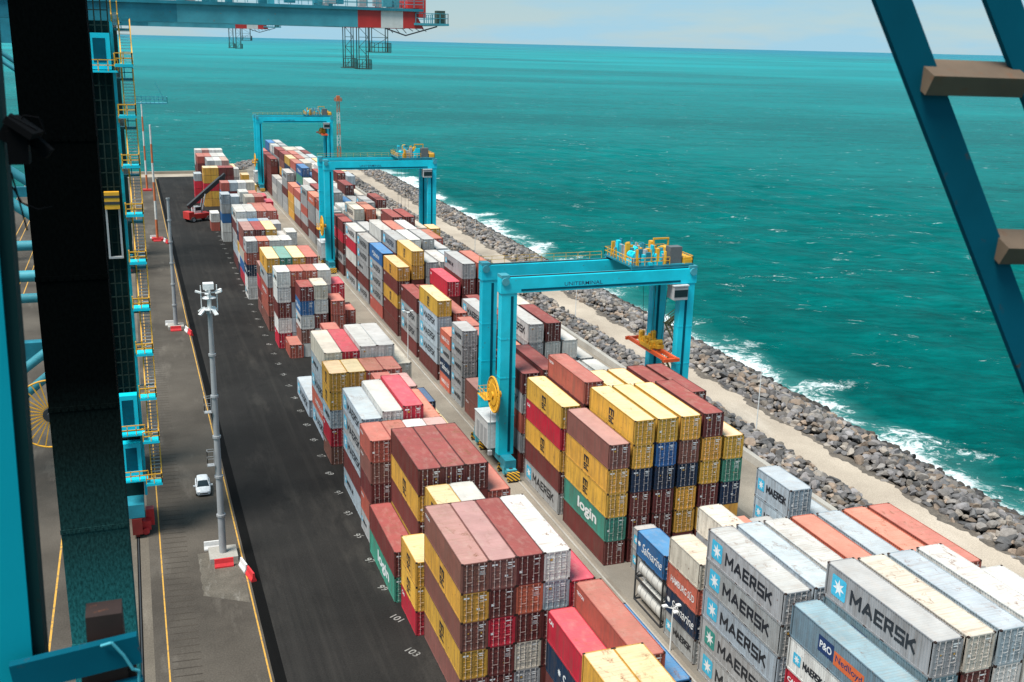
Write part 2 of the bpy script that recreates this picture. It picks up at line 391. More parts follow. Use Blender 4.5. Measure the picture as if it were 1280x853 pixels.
c = mixc(n, ramp(n, noise(n, vr, .006, 5, .6, (1, 2.2, 1)), [(.3, 0), (.7, 1)]), (.0002, .064, .061), (.0003, .112, .106))
c = mixc(n, ramp(n, noise(n, vr, .28, 7, .72, (.5, 1.2, 1)), [(.38, 0), (.72, .8)]), c, (.0004, .165, .152))
c = mixc(n, 1, c, ramp(n, noise(n, vr, .06, 7, .72, (.5, 1.3, 1)), [(.3, .66), (.7, 1.2)]), 'MULTIPLY')
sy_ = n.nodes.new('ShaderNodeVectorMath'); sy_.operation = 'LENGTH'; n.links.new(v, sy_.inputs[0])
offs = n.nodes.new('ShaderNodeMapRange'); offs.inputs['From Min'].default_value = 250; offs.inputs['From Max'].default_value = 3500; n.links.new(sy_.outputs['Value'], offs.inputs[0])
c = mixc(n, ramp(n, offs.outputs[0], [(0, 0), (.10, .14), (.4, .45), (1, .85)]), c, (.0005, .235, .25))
c = mixc(n, 1, c, ramp(n, noise(n, vr, .0016, 4, .55, (.6, 1.6, 1)), [(.35, .68), (.65, 1.15)]), 'MULTIPLY')  # broad cloud-shadow bands painted into the water colour
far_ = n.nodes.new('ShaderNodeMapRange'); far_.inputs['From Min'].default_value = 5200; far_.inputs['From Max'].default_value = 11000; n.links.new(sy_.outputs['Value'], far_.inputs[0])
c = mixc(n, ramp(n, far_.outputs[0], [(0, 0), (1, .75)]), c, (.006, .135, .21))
# breaking water: streaks offshore, a ragged band against the stones
n1 = noise(n, vr, .05, 4, .6, (.7, 1.4, 1)); n2 = noise(n, vr, .34, 7, .75, (.6, 1.4, 1), .8)
mul = n.nodes.new('ShaderNodeMath'); mul.operation = 'MULTIPLY'; n.links.new(ramp(n, n1, [(.55, 0), (.64, 1)]), mul.inputs[0]); n.links.new(ramp(n, n2, [(.60, 0), (.66, 1)]), mul.inputs[1])
sx = n.nodes.new('ShaderNodeSeparateXYZ'); n.links.new(v, sx.inputs[0])
shore = n.nodes.new('ShaderNodeMapRange'); shore.inputs['From Min'].default_value = 106.; shore.inputs['From Max'].default_value = 123; shore.inputs['To Min'].default_value = .80; shore.inputs['To Max'].default_value = -.10
n.links.new(sx.outputs[0], shore.inputs[0])
yend = n.nodes.new('ShaderNodeMapRange'); yend.inputs['From Min'].default_value = 455; yend.inputs['From Max'].default_value = 500; yend.inputs['To Min'].default_value = 1; yend.inputs['To Max'].default_value = 0; n.links.new(sx.outputs[1], yend.inputs[0])
xin = n.nodes.new('ShaderNodeMapRange'); xin.inputs['From Min'].default_value = 92; xin.inputs['From Max'].default_value = 96; n.links.new(sx.outputs[0], xin.inputs[0])
def mth(op, a, b_):
    k = n.nodes.new('ShaderNodeMath'); k.operation = op
    for i, q in enumerate((a, b_)):
        if hasattr(q, 'node'): n.links.new(q, k.inputs[i])
        else: k.inputs[i].default_value = q
    return k.outputs[0]
big = noise(n, v, .075, 3, .5)
fo = mth('ADD', mth('ADD', shore.outputs[0], mth('MULTIPLY', mth('SUBTRACT', big, .5), 2.3)), mth('MULTIPLY', mth('SUBTRACT', noise(n, v, .5, 9, .78, None, 1.4), .5), 1.9))
fo = mth('MULTIPLY', mth('MULTIPLY', ramp(n, fo, [(.43, 0), (.75, .92)]), yend.outputs[0]), xin.outputs[0])
foam = mth('MAXIMUM', mth('MULTIPLY', mul.outputs[0], .9), fo)
milky = mth('MULTIPLY', mth('MULTIPLY', ramp(n, mth('ADD', shore.outputs[0], mth('SUBTRACT', big, .5)), [(.15, 0), (.8, .5)]), yend.outputs[0]), xin.outputs[0])
c = mixc(n, milky, c, (.10, .33, .31))
c = mixc(n, foam, c, (.72, .76, .76))
n.links.new(c, b.inputs['Base Color'])
n.links.new(ramp(n, foam, [(0, .22), (1, .8)]), b.inputs['Roughness'])
b.inputs['IOR'].default_value = 1.15; b.inputs['Specular IOR Level'].default_value = .015
hh = mth('ADD', mth('MULTIPLY', noise(n, vr, .14, 6, .65, (.5, 1.3, 1)), 1.0), mth('MULTIPLY', noise(n, vr, .7, 6, .72, (.6, 1.2, 1)), .4))
bump(n, b, hh, .9, 1.6)
me.materials.append(m); o = ob('sea', me); o['kind'] = 'structure'

rv = random.Random(2); yy_ = np.arange(-40, 452, .55)
sheet('track_verge', [(93.6, float(q)) for q in yy_]+[(92.2+.5*math.sin(q*.31)+.35*math.sin(q*.83+1)+rv.uniform(-.35, .35), float(q)) for q in yy_[::-1]], .026, 'verge')
# ------------------------------------------------------------------ stone banks
def prof_out(t): return np.interp(t, [0, .18, .3, .62, 1.0], [-.1, .9, 1.1, -.8, -3.6])
def prof_in(t): return np.interp(t, [0, .35, .7, 1.0], [-.1, .75, .8, .05])
OUT = [(93,-40),(93,455),(88.5,478),(76,492),(60,494),(50,484),(45.5,466)]    # landward foot of the sea bank
def strip(path, width):
    P = np.array(path, float); seg = np.diff(P, axis=0); L = np.hypot(*seg.T); S = np.concatenate([[0], np.cumsum(L)])
    def at(s):
        i = min(np.searchsorted(S, s, 'right')-1, len(L)-1); t = (s-S[i])/L[i]; p = P[i]+seg[i]*t
        i2 = min(i+1, len(L)-1) if t > .5 else max(i-1, 0); nn = seg[i]/L[i]*(1-abs(t-.5)*.999)+seg[i2]/L[i2]*abs(t-.5)*.999; nn = nn/np.hypot(*nn)
        return p, np.array([nn[1], -nn[0]])
    return S[-1], at
def bank(name, path, width, prof, mat):
    tot, at = strip(path, width); mb = MB(); K = 9; rows = []; s = 0
    while s <= tot:
        p, nn = at(min(s, tot-.01)); rows.append([(p[0]+nn[0]*width*k/(K-1), p[1]+nn[1]*width*k/(K-1), float(prof(k/(K-1)))-.85) for k in range(K)]); s += 4
    vs = [q for r in rows for q in r]; fs = [(i*K+k, i*K+k+1, (i+1)*K+k+1, (i+1)*K+k) for i in range(len(rows)-1) for k in range(K-1)]
    mb.add(vs, fs); o = build(mb, name, mat); o['kind'] = 'structure'; return o, tot, at
sea_bank, tot_o, at_o = bank('sea_bank', OUT, 15.5, prof_out, 'rubble')
inner_bank, tot_i, at_i = bank('inner_bank', [(80,-40),(80,440)], 6.2, prof_in, 'rubble')
ROCKV = []
for k in range(8):
    bm = bmesh.new(); bmesh.ops.create_icosphere(bm, subdivisions=2, radius=1)
    r3 = random.Random(50+k)
    planes = [(Vector((r3.gauss(0,1), r3.gauss(0,1), r3.gauss(0,1))).normalized(), r3.uniform(.38, .72)) for _ in range(10)]
    for vv in bm.verts:
        for nn, dd in planes:
            t = vv.co.dot(nn)
            if t > dd: vv.co -= nn*(t-dd)
        vv.co *= 1.45+r3.uniform(-.04, .04)
    me = bpy.data.meshes.new('stone'); bm.to_mesh(me); bm.free(); me.materials.append(MATS['rock']); ROCKV.append(me)
bm = bmesh.new(); bmesh.ops.create_icosphere(bm, subdivisions=1, radius=1.1); LOWV = np.array([v.co[:] for v in bm.verts]); bm.verts.index_update(); LOWF = np.array([[v.index for v in f.verts] for f in bm.faces]); bm.free()
RV = [(np.array([v.co[:] for v in me.vertices]), np.array([list(p.vertices) for p in me.polygons])) for me in ROCKV]
stones = []
def scatter(tot, at, width, prof, step, rmin, rmax, owner, tmax=1.):
    s = 0.
    while s < tot:
        p, nn = at(min(s, tot-.01)); t = random.uniform(0, step/width)
        while t < tmax:
            sj = random.uniform(-.4, .4)*step; tt = t+random.uniform(-.3, .3)*step/width
            pp, n2_ = at(min(max(s+sj, 0), tot-.01)); x, y = pp+n2_*width*max(tt, 0)
            r = random.uniform(rmin, rmax)*(1.2 if random.random() < .12 else 1)
            zz_ = float(prof(min(max(tt, 0), 1)))+random.uniform(-.35, .45)-.12
            g = random.choice([(.28,.255,.235),(.22,.205,.20),(.36,.315,.27),(.15,.145,.145),(.33,.25,.19),(.26,.245,.245)])
            wet = .22 if zz_ < -1.5+random.uniform(-.6,.5) else (.55 if zz_ < -.6 else 1)
            kk = random.uniform(.38, 1.05)*wet
            stones.append((x, y, zz_, r, tuple(q*kk for q in g), owner)); t += step*random.uniform(.8, 1.1)/width
        s += step*random.uniform(.85, 1.05)
scatter(tot_o, at_o, 15.5, prof_out, .90, .30, .76, 0, .96)
scatter(tot_i, at_i, 6.2, prof_in, .86, .30, .70, 1)
stones = [s for s in stones if s[1] > 30]
def cam_px(P):
    c = (np.asarray(P)-CAM_P)@CAM_R.T
    return 640+1325.9*c[:,0]/-c[:,2], 426.5-1325.9*c[:,1]/-c[:,2], -c[:,2]
SP = np.array([s[:3] for s in stones]); px, py, dz = cam_px(SP)
vis = (px > -10) & (px < 1290) & (py > 0) & (py < 865) & (dz > 1) & ~((px < 1165) & (py > 640))
key = np.where(vis, np.array([s[3] for s in stones])/np.maximum(dz, 1), 0)
near = set(np.argsort(-key)[:300].tolist())
MV, MF, MC = [], [], []; off = 0
for i, (x, y, z, r, colr, own) in enumerate(stones):
    ro = (random.uniform(-.5,.5), random.uniform(-.5,.5), random.uniform(0,6.28)); scl = (r*random.uniform(.9,1.35), r*random.uniform(.75,1.05), r*random.uniform(.6,.9))
    if i in near:
        ob('stone', ROCKV[i % 8], (sea_bank, inner_bank)[own], (x,y,z), ro, colr, scl)
    else:
        v_, f_ = RV[i % 8] if y < 170 else (LOWV, LOWF)
        Rm = np.array(Matrix.Rotation(ro[2],3,'Z')@Matrix.Rotation(ro[0],3,'X')@Matrix.Rotation(ro[1],3,'Y'))
        q = (v_*np.array(scl))@Rm.T+np.array([x,y,z]); MV.append(q); MF.append(f_+off); off += len(q); MC.append(np.tile(colr, (len(q),1)))
MV = np.concatenate(MV); MF = np.concatenate(MF); MC = np.concatenate(MC)
def tri_mesh(name, V, F, C, mat):
    me = bpy.data.meshes.new(name); me.vertices.add(len(V)); me.vertices.foreach_set('co', V.ravel())
    me.loops.add(F.size); me.loops.foreach_set('vertex_index', F.ravel()); me.polygons.add(len(F))
    me.polygons.foreach_set('loop_start', np.arange(0, F.size, F.shape[1])); me.polygons.foreach_set('use_smooth', [False]*len(F)); me.update(calc_edges=True)
    a = me.color_attributes.new('Col', 'FLOAT_COLOR', 'POINT'); a.data.foreach_set('color', np.column_stack([C, np.ones(len(C))]).astype(np.float32).ravel())
    for mm in ([mat] if isinstance(mat, str) else mat): me.materials.append(MATS[mm])
    return me
o = ob('stone_mass', tri_mesh('stone_mass', MV, MF, MC, 'rock_mass')); tag(o, 'grey armour stones heaped along the sea track', 'stones', kind='stuff')

# ------------------------------------------------------------------ shipping containers
W_, H_ = 2.438, 2.896
LEN = {40: 12.19, 20: 6.06}
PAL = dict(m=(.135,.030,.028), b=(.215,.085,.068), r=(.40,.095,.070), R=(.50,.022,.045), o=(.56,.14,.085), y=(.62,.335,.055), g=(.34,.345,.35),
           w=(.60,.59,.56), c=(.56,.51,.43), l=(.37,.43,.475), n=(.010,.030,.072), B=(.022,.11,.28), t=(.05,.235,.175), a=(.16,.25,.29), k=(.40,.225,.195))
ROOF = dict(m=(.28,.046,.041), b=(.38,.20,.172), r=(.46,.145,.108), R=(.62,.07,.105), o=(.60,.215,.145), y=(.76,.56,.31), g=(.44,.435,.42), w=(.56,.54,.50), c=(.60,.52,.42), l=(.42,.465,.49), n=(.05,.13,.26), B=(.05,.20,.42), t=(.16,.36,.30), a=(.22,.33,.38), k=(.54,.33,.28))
WORD = dict(m='maroon', b='brown', r='brick-red', R='crimson', o='orange-red', y='yellow', g='silver-grey', w='white', c='cream', l='pale-blue', n='navy', B='blue', t='green', a='steel-blue', k='pinkish-brown')
def container_meshes(size):
    L = LEN[size]; hl, hw = L/2, W_/2; D = {}
    mb = MB(); per = .276; dep = .045
    def corr(n_, a0, fn, z0, z1):
        pts = []; p = a0
        for i in range(n_):
            pts += [(p, 0), (p+.072*per/.276, 0), (p+.140*per/.276, dep), (p+.208*per/.276, dep)]; p += per
        pts.append((p, 0)); vs = [fn(u, d, z) for u, d in pts for z in (z0, z1)]
        mb.add(vs, [(2*i, 2*i+1, 2*i+3, 2*i+2) for i in range(len(pts)-1)])
    ns = int((L-.36)/per); a0 = -ns*per/2
    corr(ns, a0, lambda u, d, z: (-hw+.012+d, u, z), .16, H_-.10); corr(ns, a0, lambda u, d, z: (hw-.012-d, u, z), .16, H_-.10)
    ne = int((W_-.36)/per); e0 = -ne*per/2
    corr(ne, e0, lambda u, d, z: (u, hl-.02-d, z), .16, H_-.10)
    mb.box(-hw+.06, hw-.06, -hl+.16, hl-.08, .12, .16)
    D['walls'] = mb.mesh('container', ['paint_side'])
    mb = MB(); nr = int((L-.5)/.29); q0 = -nr*.29/2; pts = []
    for i in range(nr): pts += [(q0+i*.29, 0), (q0+i*.29+.09, 0), (q0+i*.29+.145, .022), (q0+i*.29+.235, .022)]
    pts = [(-hl+.09, .022)]+pts+[(hl-.09, .022)]
    vs = [(x, y, H_-.055+d) for y, d in pts for x in (-hw+.05, hw-.05)]
    mb.add(vs, [(2*i, 2*i+1, 2*i+3, 2*i+2) for i in range(len(pts)-1)])
    D['roof'] = mb.mesh('roof', ['paint_roof'])
    mb = MB(); p = .15
    for sx in (-1, 1):
        for sy in (-1, 1):
            cx, cy = sx*(hw-p/2), sy*(hl-p/2); mb.cbox((cx, cy, H_/2), (p, p, H_-.24))
            for z in (.06, H_-.06): mb.cbox((sx*(hw-.085), sy*(hl-.085), z), (.178, .178, .122), 1)
        mb.box(sx*hw-sx*.09 if sx > 0 else -hw, hw if sx > 0 else -hw+.09, -hl+.15, hl-.15, .0, .16); mb.box(hw-.07 if sx > 0 else -hw, hw if sx > 0 else -hw+.07, -hl+.15, hl-.15, H_-.10, H_-.012)
        y0, y1 = (hl-.09, hl) if sx > 0 else (-hl, -hl+.09)
        mb.box(-hw+.15, hw-.15, y0, y1, 0, .15); mb.box(-hw+.15, hw-.15, y0, y1, H_-.13, H_-.012)
    if size == 20 or True:
        for yy in (-1.0, 1.0): mb.box(-hw-.002, hw+.002, yy-.2, yy+.2, .02, .11, 1)
    D['frame'] = mb.mesh('frame', ['frame_paint', 'rust_dark'])
    for side in (0, 1):
        mb = MB(); x0, x1 = (-hw+.155, -.012) if side == 0 else (.012, hw-.155); zs = np.linspace(.17, H_-.14, 6); yf = -hl+.05
        for i in range(5):
            a, b_ = zs[i], zs[i+1]; mb.box(x0, x1, yf-.012, yf+.03, a, a+.09); mb.box(x0+.03, x1-.03, yf+.012, yf+.03, a+.09, b_)
        for xx in (x0, x1-.05): mb.box(xx, xx+.05, yf-.014, yf+.03, zs[0], zs[-1])
        D['door%d' % side] = mb.mesh('door', ['paint_side'])
        mb = MB()
        for fx in (.28, .74):
            x = x0+(x1-x0)*fx; mb.tube((x, yf-.05, .08), (x, yf-.05, H_-.07), .026, 6)
            for z in (.2, .75, 1.5, 2.2, H_-.2): mb.cbox((x, yf-.035, z), (.12, .06, .07))
            mb.beam((x, yf-.07, 1.05), (x+(.38 if fx < .5 else -.38), yf-.07, 1.02), .03, .045)
        D['gear%d' % side] = mb.mesh('lock_gear', ['lock_steel'])
    yf = -hl+.026
    for var in range(5):
        mb = MB(); q = random.Random(30+var)
        def plate(x, z, w, h, m): mb.add([(x-w/2, yf, z-h/2), (x+w/2, yf, z-h/2), (x+w/2, yf, z+h/2), (x-w/2, yf, z+h/2)], [(0,1,2,3)], m)
        plate(.70+q.uniform(-.1, .1), 2.45, .6, .11, 0)
        if var != 2: plate(.60, 2.26, .3, .10, 0)
        for z in np.arange(2.0, 2.0-.11*q.randint(1, 4), -.11): plate(.62, z, q.uniform(.3, .6), .04, 0)
        for _ in range(q.randint(1, 4)): plate(q.choice([-.85, -.55, -.3, .3, .62, .9]), q.uniform(.4, 2.2), q.uniform(.12, .3), q.uniform(.1, .24), 1 if q.random() < .3 else 0)
        if var in (1, 3): plate(-.75, 2.4, .5, .16, 0)
        D['marks%d' % var] = mb.mesh('markings', ['white_print', 'line_yellow'])
    return D
CM = {40: container_meshes(40), 20: container_meshes(20)}
def put(mb, L, v, f, u0, v0, m, e=.006):
    mb.add([(-W_/2+e-(p[2] if len(p) > 2 else 0), L/2-(u0+p[0]), v0+p[1]) for p in v], f, m)
def side_mesh(items, mats, size):
    """items: (v2d, faces, u0, v0, mat) laid on the aisle-facing long side; u runs from the closed end to the doors"""
    mb = MB()
    for v, f, u0, v0, m in items: put(mb, LEN[size], v, f, u0, v0, m)
    return mb.mesh('lettering', mats)
STROKES = {'M': (1.0, [((0,0),(0,1)), ((0,1),(.5,.3)), ((.5,.3),(1,1)), ((1,1),(1,0))]), 'A': (.95, [((0,0),(.475,1)), ((.475,1),(.95,0)), ((.2,.28),(.75,.28))]),
    'E': (.72, [((0,0),(0,1)), ((0,1),(.72,1)), ((0,.5),(.62,.5)), ((0,0),(.72,0))]), 'R': (.75, [((0,0),(0,1)), ((0,1),(.68,1)), ((.68,1),(.68,.48)), ((.68,.48),(0,.48)), ((.35,.48),(.75,0))]),
    'S': (.74, [((.74,1),(0,1)), ((0,1),(0,.5)), ((0,.5),(.74,.5)), ((.74,.5),(.74,0)), ((.74,0),(0,0))]), 'K': (.76, [((0,0),(0,1)), ((.06,.42),(.7,1)), ((.28,.62),(.76,0))]),
    'L': (.68, [((0,0),(0,1)), ((0,0),(.68,0))]), 'I': (.05, [((0,0),(0,1))]), 'N': (.85, [((0,0),(0,1)), ((0,1),(.85,0)), ((.85,0),(.85,1))]), ' ': (.3, []),
    'm': (1.3, [((0,0),(0,1)), ((0,1),(1.3,1)), ((.65,0),(.65,1)), ((1.3,1),(1.3,0))]), 's': (.62, [((.62,1),(0,1)), ((0,1),(0,.5)), ((0,.5),(.62,.5)), ((.62,.5),(.62,0)), ((.62,0),(0,0))]),
    'c': (.6, [((.6,1),(0,1)), ((0,1),(0,0)), ((0,0),(.6,0))])}
def strokes(s, w, h, th, gap=.34):
    segs = []; x = 0
    for ch in s:
        cw, ss = STROKES[ch]; segs += [((a[0]+x, a[1]), (b2[0]+x, b2[1])) for a, b2 in ss]; x += cw+gap
    x -= gap; kx = (w-th)/x; ky = h-th; V, F_ = [], []
    for k, (a, b2) in enumerate(segs):
        a = Vector((a[0]*kx+th/2, a[1]*ky+th/2)); b2 = Vector((b2[0]*kx+th/2, b2[1]*ky+th/2)); d = (b2-a).normalized(); n_ = Vector((-d.y, d.x))*th/2
        e = d*th/2 if abs(d.x) < .01 or abs(d.y) < .01 else d*th*.25; o_ = len(V); z = .0006*(k % 4)
        V += [(q.x, q.y, z) for q in (a-e-n_, b2+e-n_, b2+e+n_, a-e+n_)]; F_.append((o_, o_+1, o_+2, o_+3))
    return V, F_
def star2d(r, r2=.42, n_=7):
    p = [(0, 0)]+[((r if i % 2 == 0 else r*r2)*math.sin(math.pi*i/n_), (r if i % 2 == 0 else r*r2)*math.cos(math.pi*i/n_)) for i in range(2*n_)]
    return p, [(0, 1+i, 1+(i+1) % (2*n_)) for i in range(2*n_)]
def rect2d(w, h, c=.12):
    return [(c,0),(w-c,0),(w,c),(w,h-c),(w-c,h),(c,h),(0,h-c),(0,c)], [(0,1,2,3,4,5,6,7)]
def fit(s, w, h, bold=0., shear=0., spacing=1.):
    v, f, mx_ = text2d(s, 1., bold, shear, spacing); return v*np.array([w/mx_[0], h/mx_[1]]), f
def star_logo(size, sq, word='MAERSK', k=1.):
    a, af = rect2d(1.75, 1.75); st, sf = star2d(.72); big = size == 40
    s = k if big else k*.66; it = []
    x0 = .8 if big else .4; zc = 1.45
    it.append(([(p[0]*s, p[1]*s) for p in a], af, x0, zc-.875*s, 0)); it.append(([(x*s, y*s) for x, y in st], sf, x0+.875*s, zc, 1))
    tw = (7.4 if big else 3.5)*(k if k < 1 else 1); v, f = strokes(word, tw, 1.22*s, .255*s); it.append((v, f, x0+1.75*s+.55*s, zc-.61*s, 2))
    mb = MB()
    for j, (v, f, u0, v0, m) in enumerate(it): put(mb, LEN[size], v, f, u0, v0, m, .006-.004*(m == 1))
    return mb.mesh('lettering', [sq, 'white_print', 'black_print'])
LOGO = {}
for s in (40, 20):
    L = LEN[s]; c0 = L/2
    LOGO['star', s] = star_logo(s, 'star_blue'); LOGO['starteal', s] = star_logo(s, 'star_teal'); LOGO['starline', s] = star_logo(s, 'star_blue', 'MAERSK LINE', .55)
    v, f = strokes('m', 1.3, .82, .25); v2, f2 = strokes('sc', 1.3, .82, .2, .42)
    LOGO['msc', s] = side_mesh([(v, f, c0-.65, 1.42, 0), (v2, f2, c0-.65, .48, 0)], ['black_print'], s)
    w = 5.4 if s == 40 else 3.4; v, f = fit('login', w, 1.75, .03); LOGO['login', s] = side_mesh([(v, f, c0-w*.35, .55, 0)], ['white_print'], s)
    v, f = fit('CAI', 1.0, .42, .04); LOGO['cai', s] = side_mesh([(v, f, .35, 1.95, 0)], ['white_print'], s)
    w = 5.6 if s == 40 else 4.4; v, f = fit('Safmarine', w, 1.15, .006, .35); st, sf = star2d(.36, .6, 9)
    LOGO['saf', s] = side_mesh([(v, f, c0-w/2+.35, .85, 0), (st, sf, c0-w/2-.25, 1.55, 0)], ['white_print'], s)
    w = 6.6 if s == 40 else 4.6; v, f = fit('HAMBURG SÜD', w, .95, .012); LOGO['ham', s] = side_mesh([(v, f, c0-w/2, .95, 0)], ['white_print'], s)
    v, f = fit('TRITON', 1.5, .34, .02); LOGO['tri', s] = side_mesh([(v, f, .4, 2.0, 0)], ['white_print'], s)
    v, f = fit('TEX', 1.1, .4, .02); LOGO['tex', s] = side_mesh([(v, f, .4, 1.95, 0)], ['white_print'], s)
    v, f = fit('uasc', 3.2 if s == 40 else 2.2, .95, .02); LOGO['plain', s] = side_mesh([(v, f, c0-1.2, .95, 0)], ['white_print'], s)
    a, af = rect2d(1.9, 1.35, .02); b2, bf = rect2d(3.5, 1.15, .02)
    v, f = fit('P&O', 1.45, .62, .02); v2, f2 = fit('Nedlloyd', 3.1, .72, .015)
    mb = MB()
    for vv, ff, u0, v0, m, e in ((a, af, 3.6, .95, 0, .006), (b2, bf, 5.55, .85, 1, .006), (v, f, 3.8, 1.3, 2, .002), (v2, f2, 5.75, 1.05, 0, .002)):
        mb.add([(-W_/2+e, L/2-(u0+x), v0+y) for x, y in vv], ff, m)
    LOGO['po', s] = mb.mesh('lettering', ['navy_print', 'orange_print', 'white_print'])
LOGOWORD = dict(star='blue star', starteal='teal star', starline='small star', msc='black letters', login='white lettering', cai='white initials', saf='white script', ham='white capitals', tri='white initials', tex='white initials', plain='white letters', po='two-colour badge')

BOX = []     # x_centre, y_front, z0, size, h, colour code, level, n, block, row, stack id
def stack(block, row, x, y, size, z, codes):
    n_ = len(codes); h = z/n_; L = LEN[size]
    for i, cde in enumerate(codes[::-1]):
        BOX.append(dict(x=x+W_/2, y=y+L/2, z=h*i, s=size, h=h, c=cde, i=i, n=n_, blk=block, row=row))
ANY = 'mmmbrrggggwwylnoBt'
def fillq(s, seed):
    r3 = random.Random(seed); return ''.join(r3.choice(ANY) if c == '?' else c for c in s)
PITCH = 2.475
def LB(y, size, x0, rows):
    for r, (z, codes) in rows.items(): stack('L', r, x0+PITCH*r, y, size, z, fillq(codes, y*7+r))
def RB(y, size, rows):
    for r, (z, codes) in rows.items(): stack('R', r, 46.45+2.84*r, y, size, z, fillq(codes, y*7+r+3))
# --- landward block, from the near end
LB(50.6, 40, 23.8, {2: (12.9, 'yy???'), 3: (12.9, 'yy???'), 4: (9.2, 't???')})
LB(63.6, 40, 23.8, {3: (8.8, 'Rn?'), 4: (11.1, 'rr??'), 5: (8.3, 'B??')})
LB(76.6, 40, 23.65, {0: (13.85, 'bybyb'), 1: (13.85, 'bmRmm'), 2: (13.85, 'momcg'), 3: (13.85, 'wlmmm'), 4: (10.75, 'Rmmm')})
LB(89.0, 20, 22.9, {0: (7.9, 'yyR'), 1: (13.0, 'yymmm'), 2: (13.0, 'wmmmm'), 3: (10.4, 'mmmm')})
LB(95.8, 40, 22.4, {0: (5.7, 'mt')})
LB(96.0, 40, 22.5, {1: (14.4, 'mymym'), 2: (14.4, 'mmbmm'), 3: (14.4, 'mmmbm'), 4: (11.2, 'rmmm')})
LB(108.5, 20, 22.75, {0: (13.0, 'rbmrg'), 1: (13.0, 'rmmmm'), 2: (12.9, 'wgmmm'), 3: (12.9, 'kmmmm')})
LB(114.9, 40, 23.1, {0: (13.25, 'lglml'), 1: (14.0, 'wgggm'), 2: (14.45, 'Rmmgm'), 3: (12.3, 'ommm')})
LB(127.7, 20, 23.2, {2: (12.8, 'rmmmm'), 3: (12.45, 'kmmmm'), 4: (10.1, 'nmmm')})
LB(137.0, 20, 23.3, {6: (2.6, 'y')}); LB(143.4, 20, 23.3, {6: (2.6, 'y')})
LB(134.0, 20, 22.7, {0: (13.0, 'yylRb'), 1: (13.0, 'yygmm'), 2: (13.0, 'rmmmm'), 3: (13.0, 'rmmmm')})
LB(140.6, 40, 23.2, {0: (13.9, 'cllol'), 1: (13.9, 'RRmgm'), 2: (14.5, 'wgmgm'), 3: (14.5, 'wgmgm'), 4: (11.6, 'cmgm')})
LB(153.4, 20, 23.2, {1: (13.2, 'rmmgm'), 2: (10.4, 'mmmm')})
LB(153.4, 40, 22.8, {0: (2.75, 'l')})
LB(178.9, 20, 22.7, {})
LB(185.0, 20, 24.4, {0: (2.5, 'r')})
stack('L', 1, 26.5, 185.2, 20, 13.0, 'mBwbw'); stack('L', 2, 29.0, 185.2, 20, 13.2, 'cwmwm'); stack('L', 3, 31.95, 184.6, 20, 10.3, 'rrmr'); stack('L', 4, 34.45, 187.6, 20, 7.7, 'rmr')
LB(191.8, 20, 23.35, {0: (14.5, 'wwmwR'), 1: (14.5, 'rmllg'), 2: (14.5, 'rmmgm'), 3: (14.5, 'wgmgm'), 4: (11.8, 'RRmr')})
LB(204.4, 40, 23.1, {0: (14.5, 'ygrrb'), 1: (14.5, 'tmmgm'), 2: (14.5, 'yymgm'), 3: (14.5, 'rmmgm')})
LB(217.2, 20, 23.1, {0: (10.4, 'bRmb'), 1: (10.4, 'm???'), 2: (10.4, 'g???')})
LB(231.6, 20, 21.95, {0: (12.9, 'grnww'), 1: (12.9, 'ormmm'), 2: (12.9, 'wgmmm'), 3: (12.9, 'wgmmm'), 4: (10.4, 'rmgm')})
LB(243.2, 40, 22.6, {0: (13.3, 'brcBR'), 1: (13.3, 'mmmgm'), 2: (13.3, 'ymmgm')})
LB(246.0, 20, 22.6, {3: (11.4, 'wgmm'), 4: (12.0, 'wgmm')})
LB(256.0, 20, 22.8, {0: (12.9, 'l????'), 1: (12.9, 'B????'), 2: (12.9, 'l????'), 3: (12.4, 'g????')})
LB(262.4, 40, 22.8, {0: (14.5, 'wmglm'), 1: (14.5, 'wgmgm'), 2: (14.5, 'rmmgm'), 3: (14.5, 'rmmgm')})
LB(281.0, 20, 22.9, {2: (12.9, 'r????'), 3: (12.9, 'r????'), 4: (10.4, 'R???')})
LB(288.0, 20, 22.6, {2: (14.3, 'c????'), 3: (14.3, 'r????'), 4: (12.9, 'R????')})
LB(301.0, 20, 22.4, {0: (13.2, 'lgBww'), 1: (12.6, 'lgmmm'), 2: (13.8, 'wgmmm'), 3: (13.4, 'r????'), 4: (12.6, 'R????')})
LB(319.0, 20, 20.6, {0: (5.2, 'wr')})
LB(327.0, 20, 22.0, {1: (13.0, 'r????'), 2: (13.0, 'l????'), 3: (13.0, 'w????'), 4: (13.0, 'c????')})
LB(345.0, 20, 22.0, {3: (7.8, 'nmm'), 4: (7.8, 'm??'), 5: (9.8, 'y???')})
LB(366.0, 20, 21.9, {0: (12.9, 'yyRyy'), 1: (12.9, 'yyRyy'), 2: (12.9, 'mmmmm'), 3: (12.9, 'mmmRm'), 5: (10.4, 'y???')})
LB(374.0, 20, 21.9, {-1: (10.0, 'lRRR'), 4: (11.5, 'w???')})
LB(387.0, 40, 22.2, {1: (12.9, 'g????'), 2: (12.9, 'w????'), 3: (12.9, 'k????'), 4: (10.4, 'y???')})
LB(400.0, 40, 22.2, {0: (13.0, 'rmmmm'), 1: (13.0, 'rmmmm'), 2: (13.0, 'wwmmm'), 3: (13.0, 'wkmmm')})
LB(413.0, 20, 22.2, {0: (14.0, 'w????'), 1: (14.0, 'k????'), 2: (14.0, 'w????'), 3: (14.0, 'w????')})
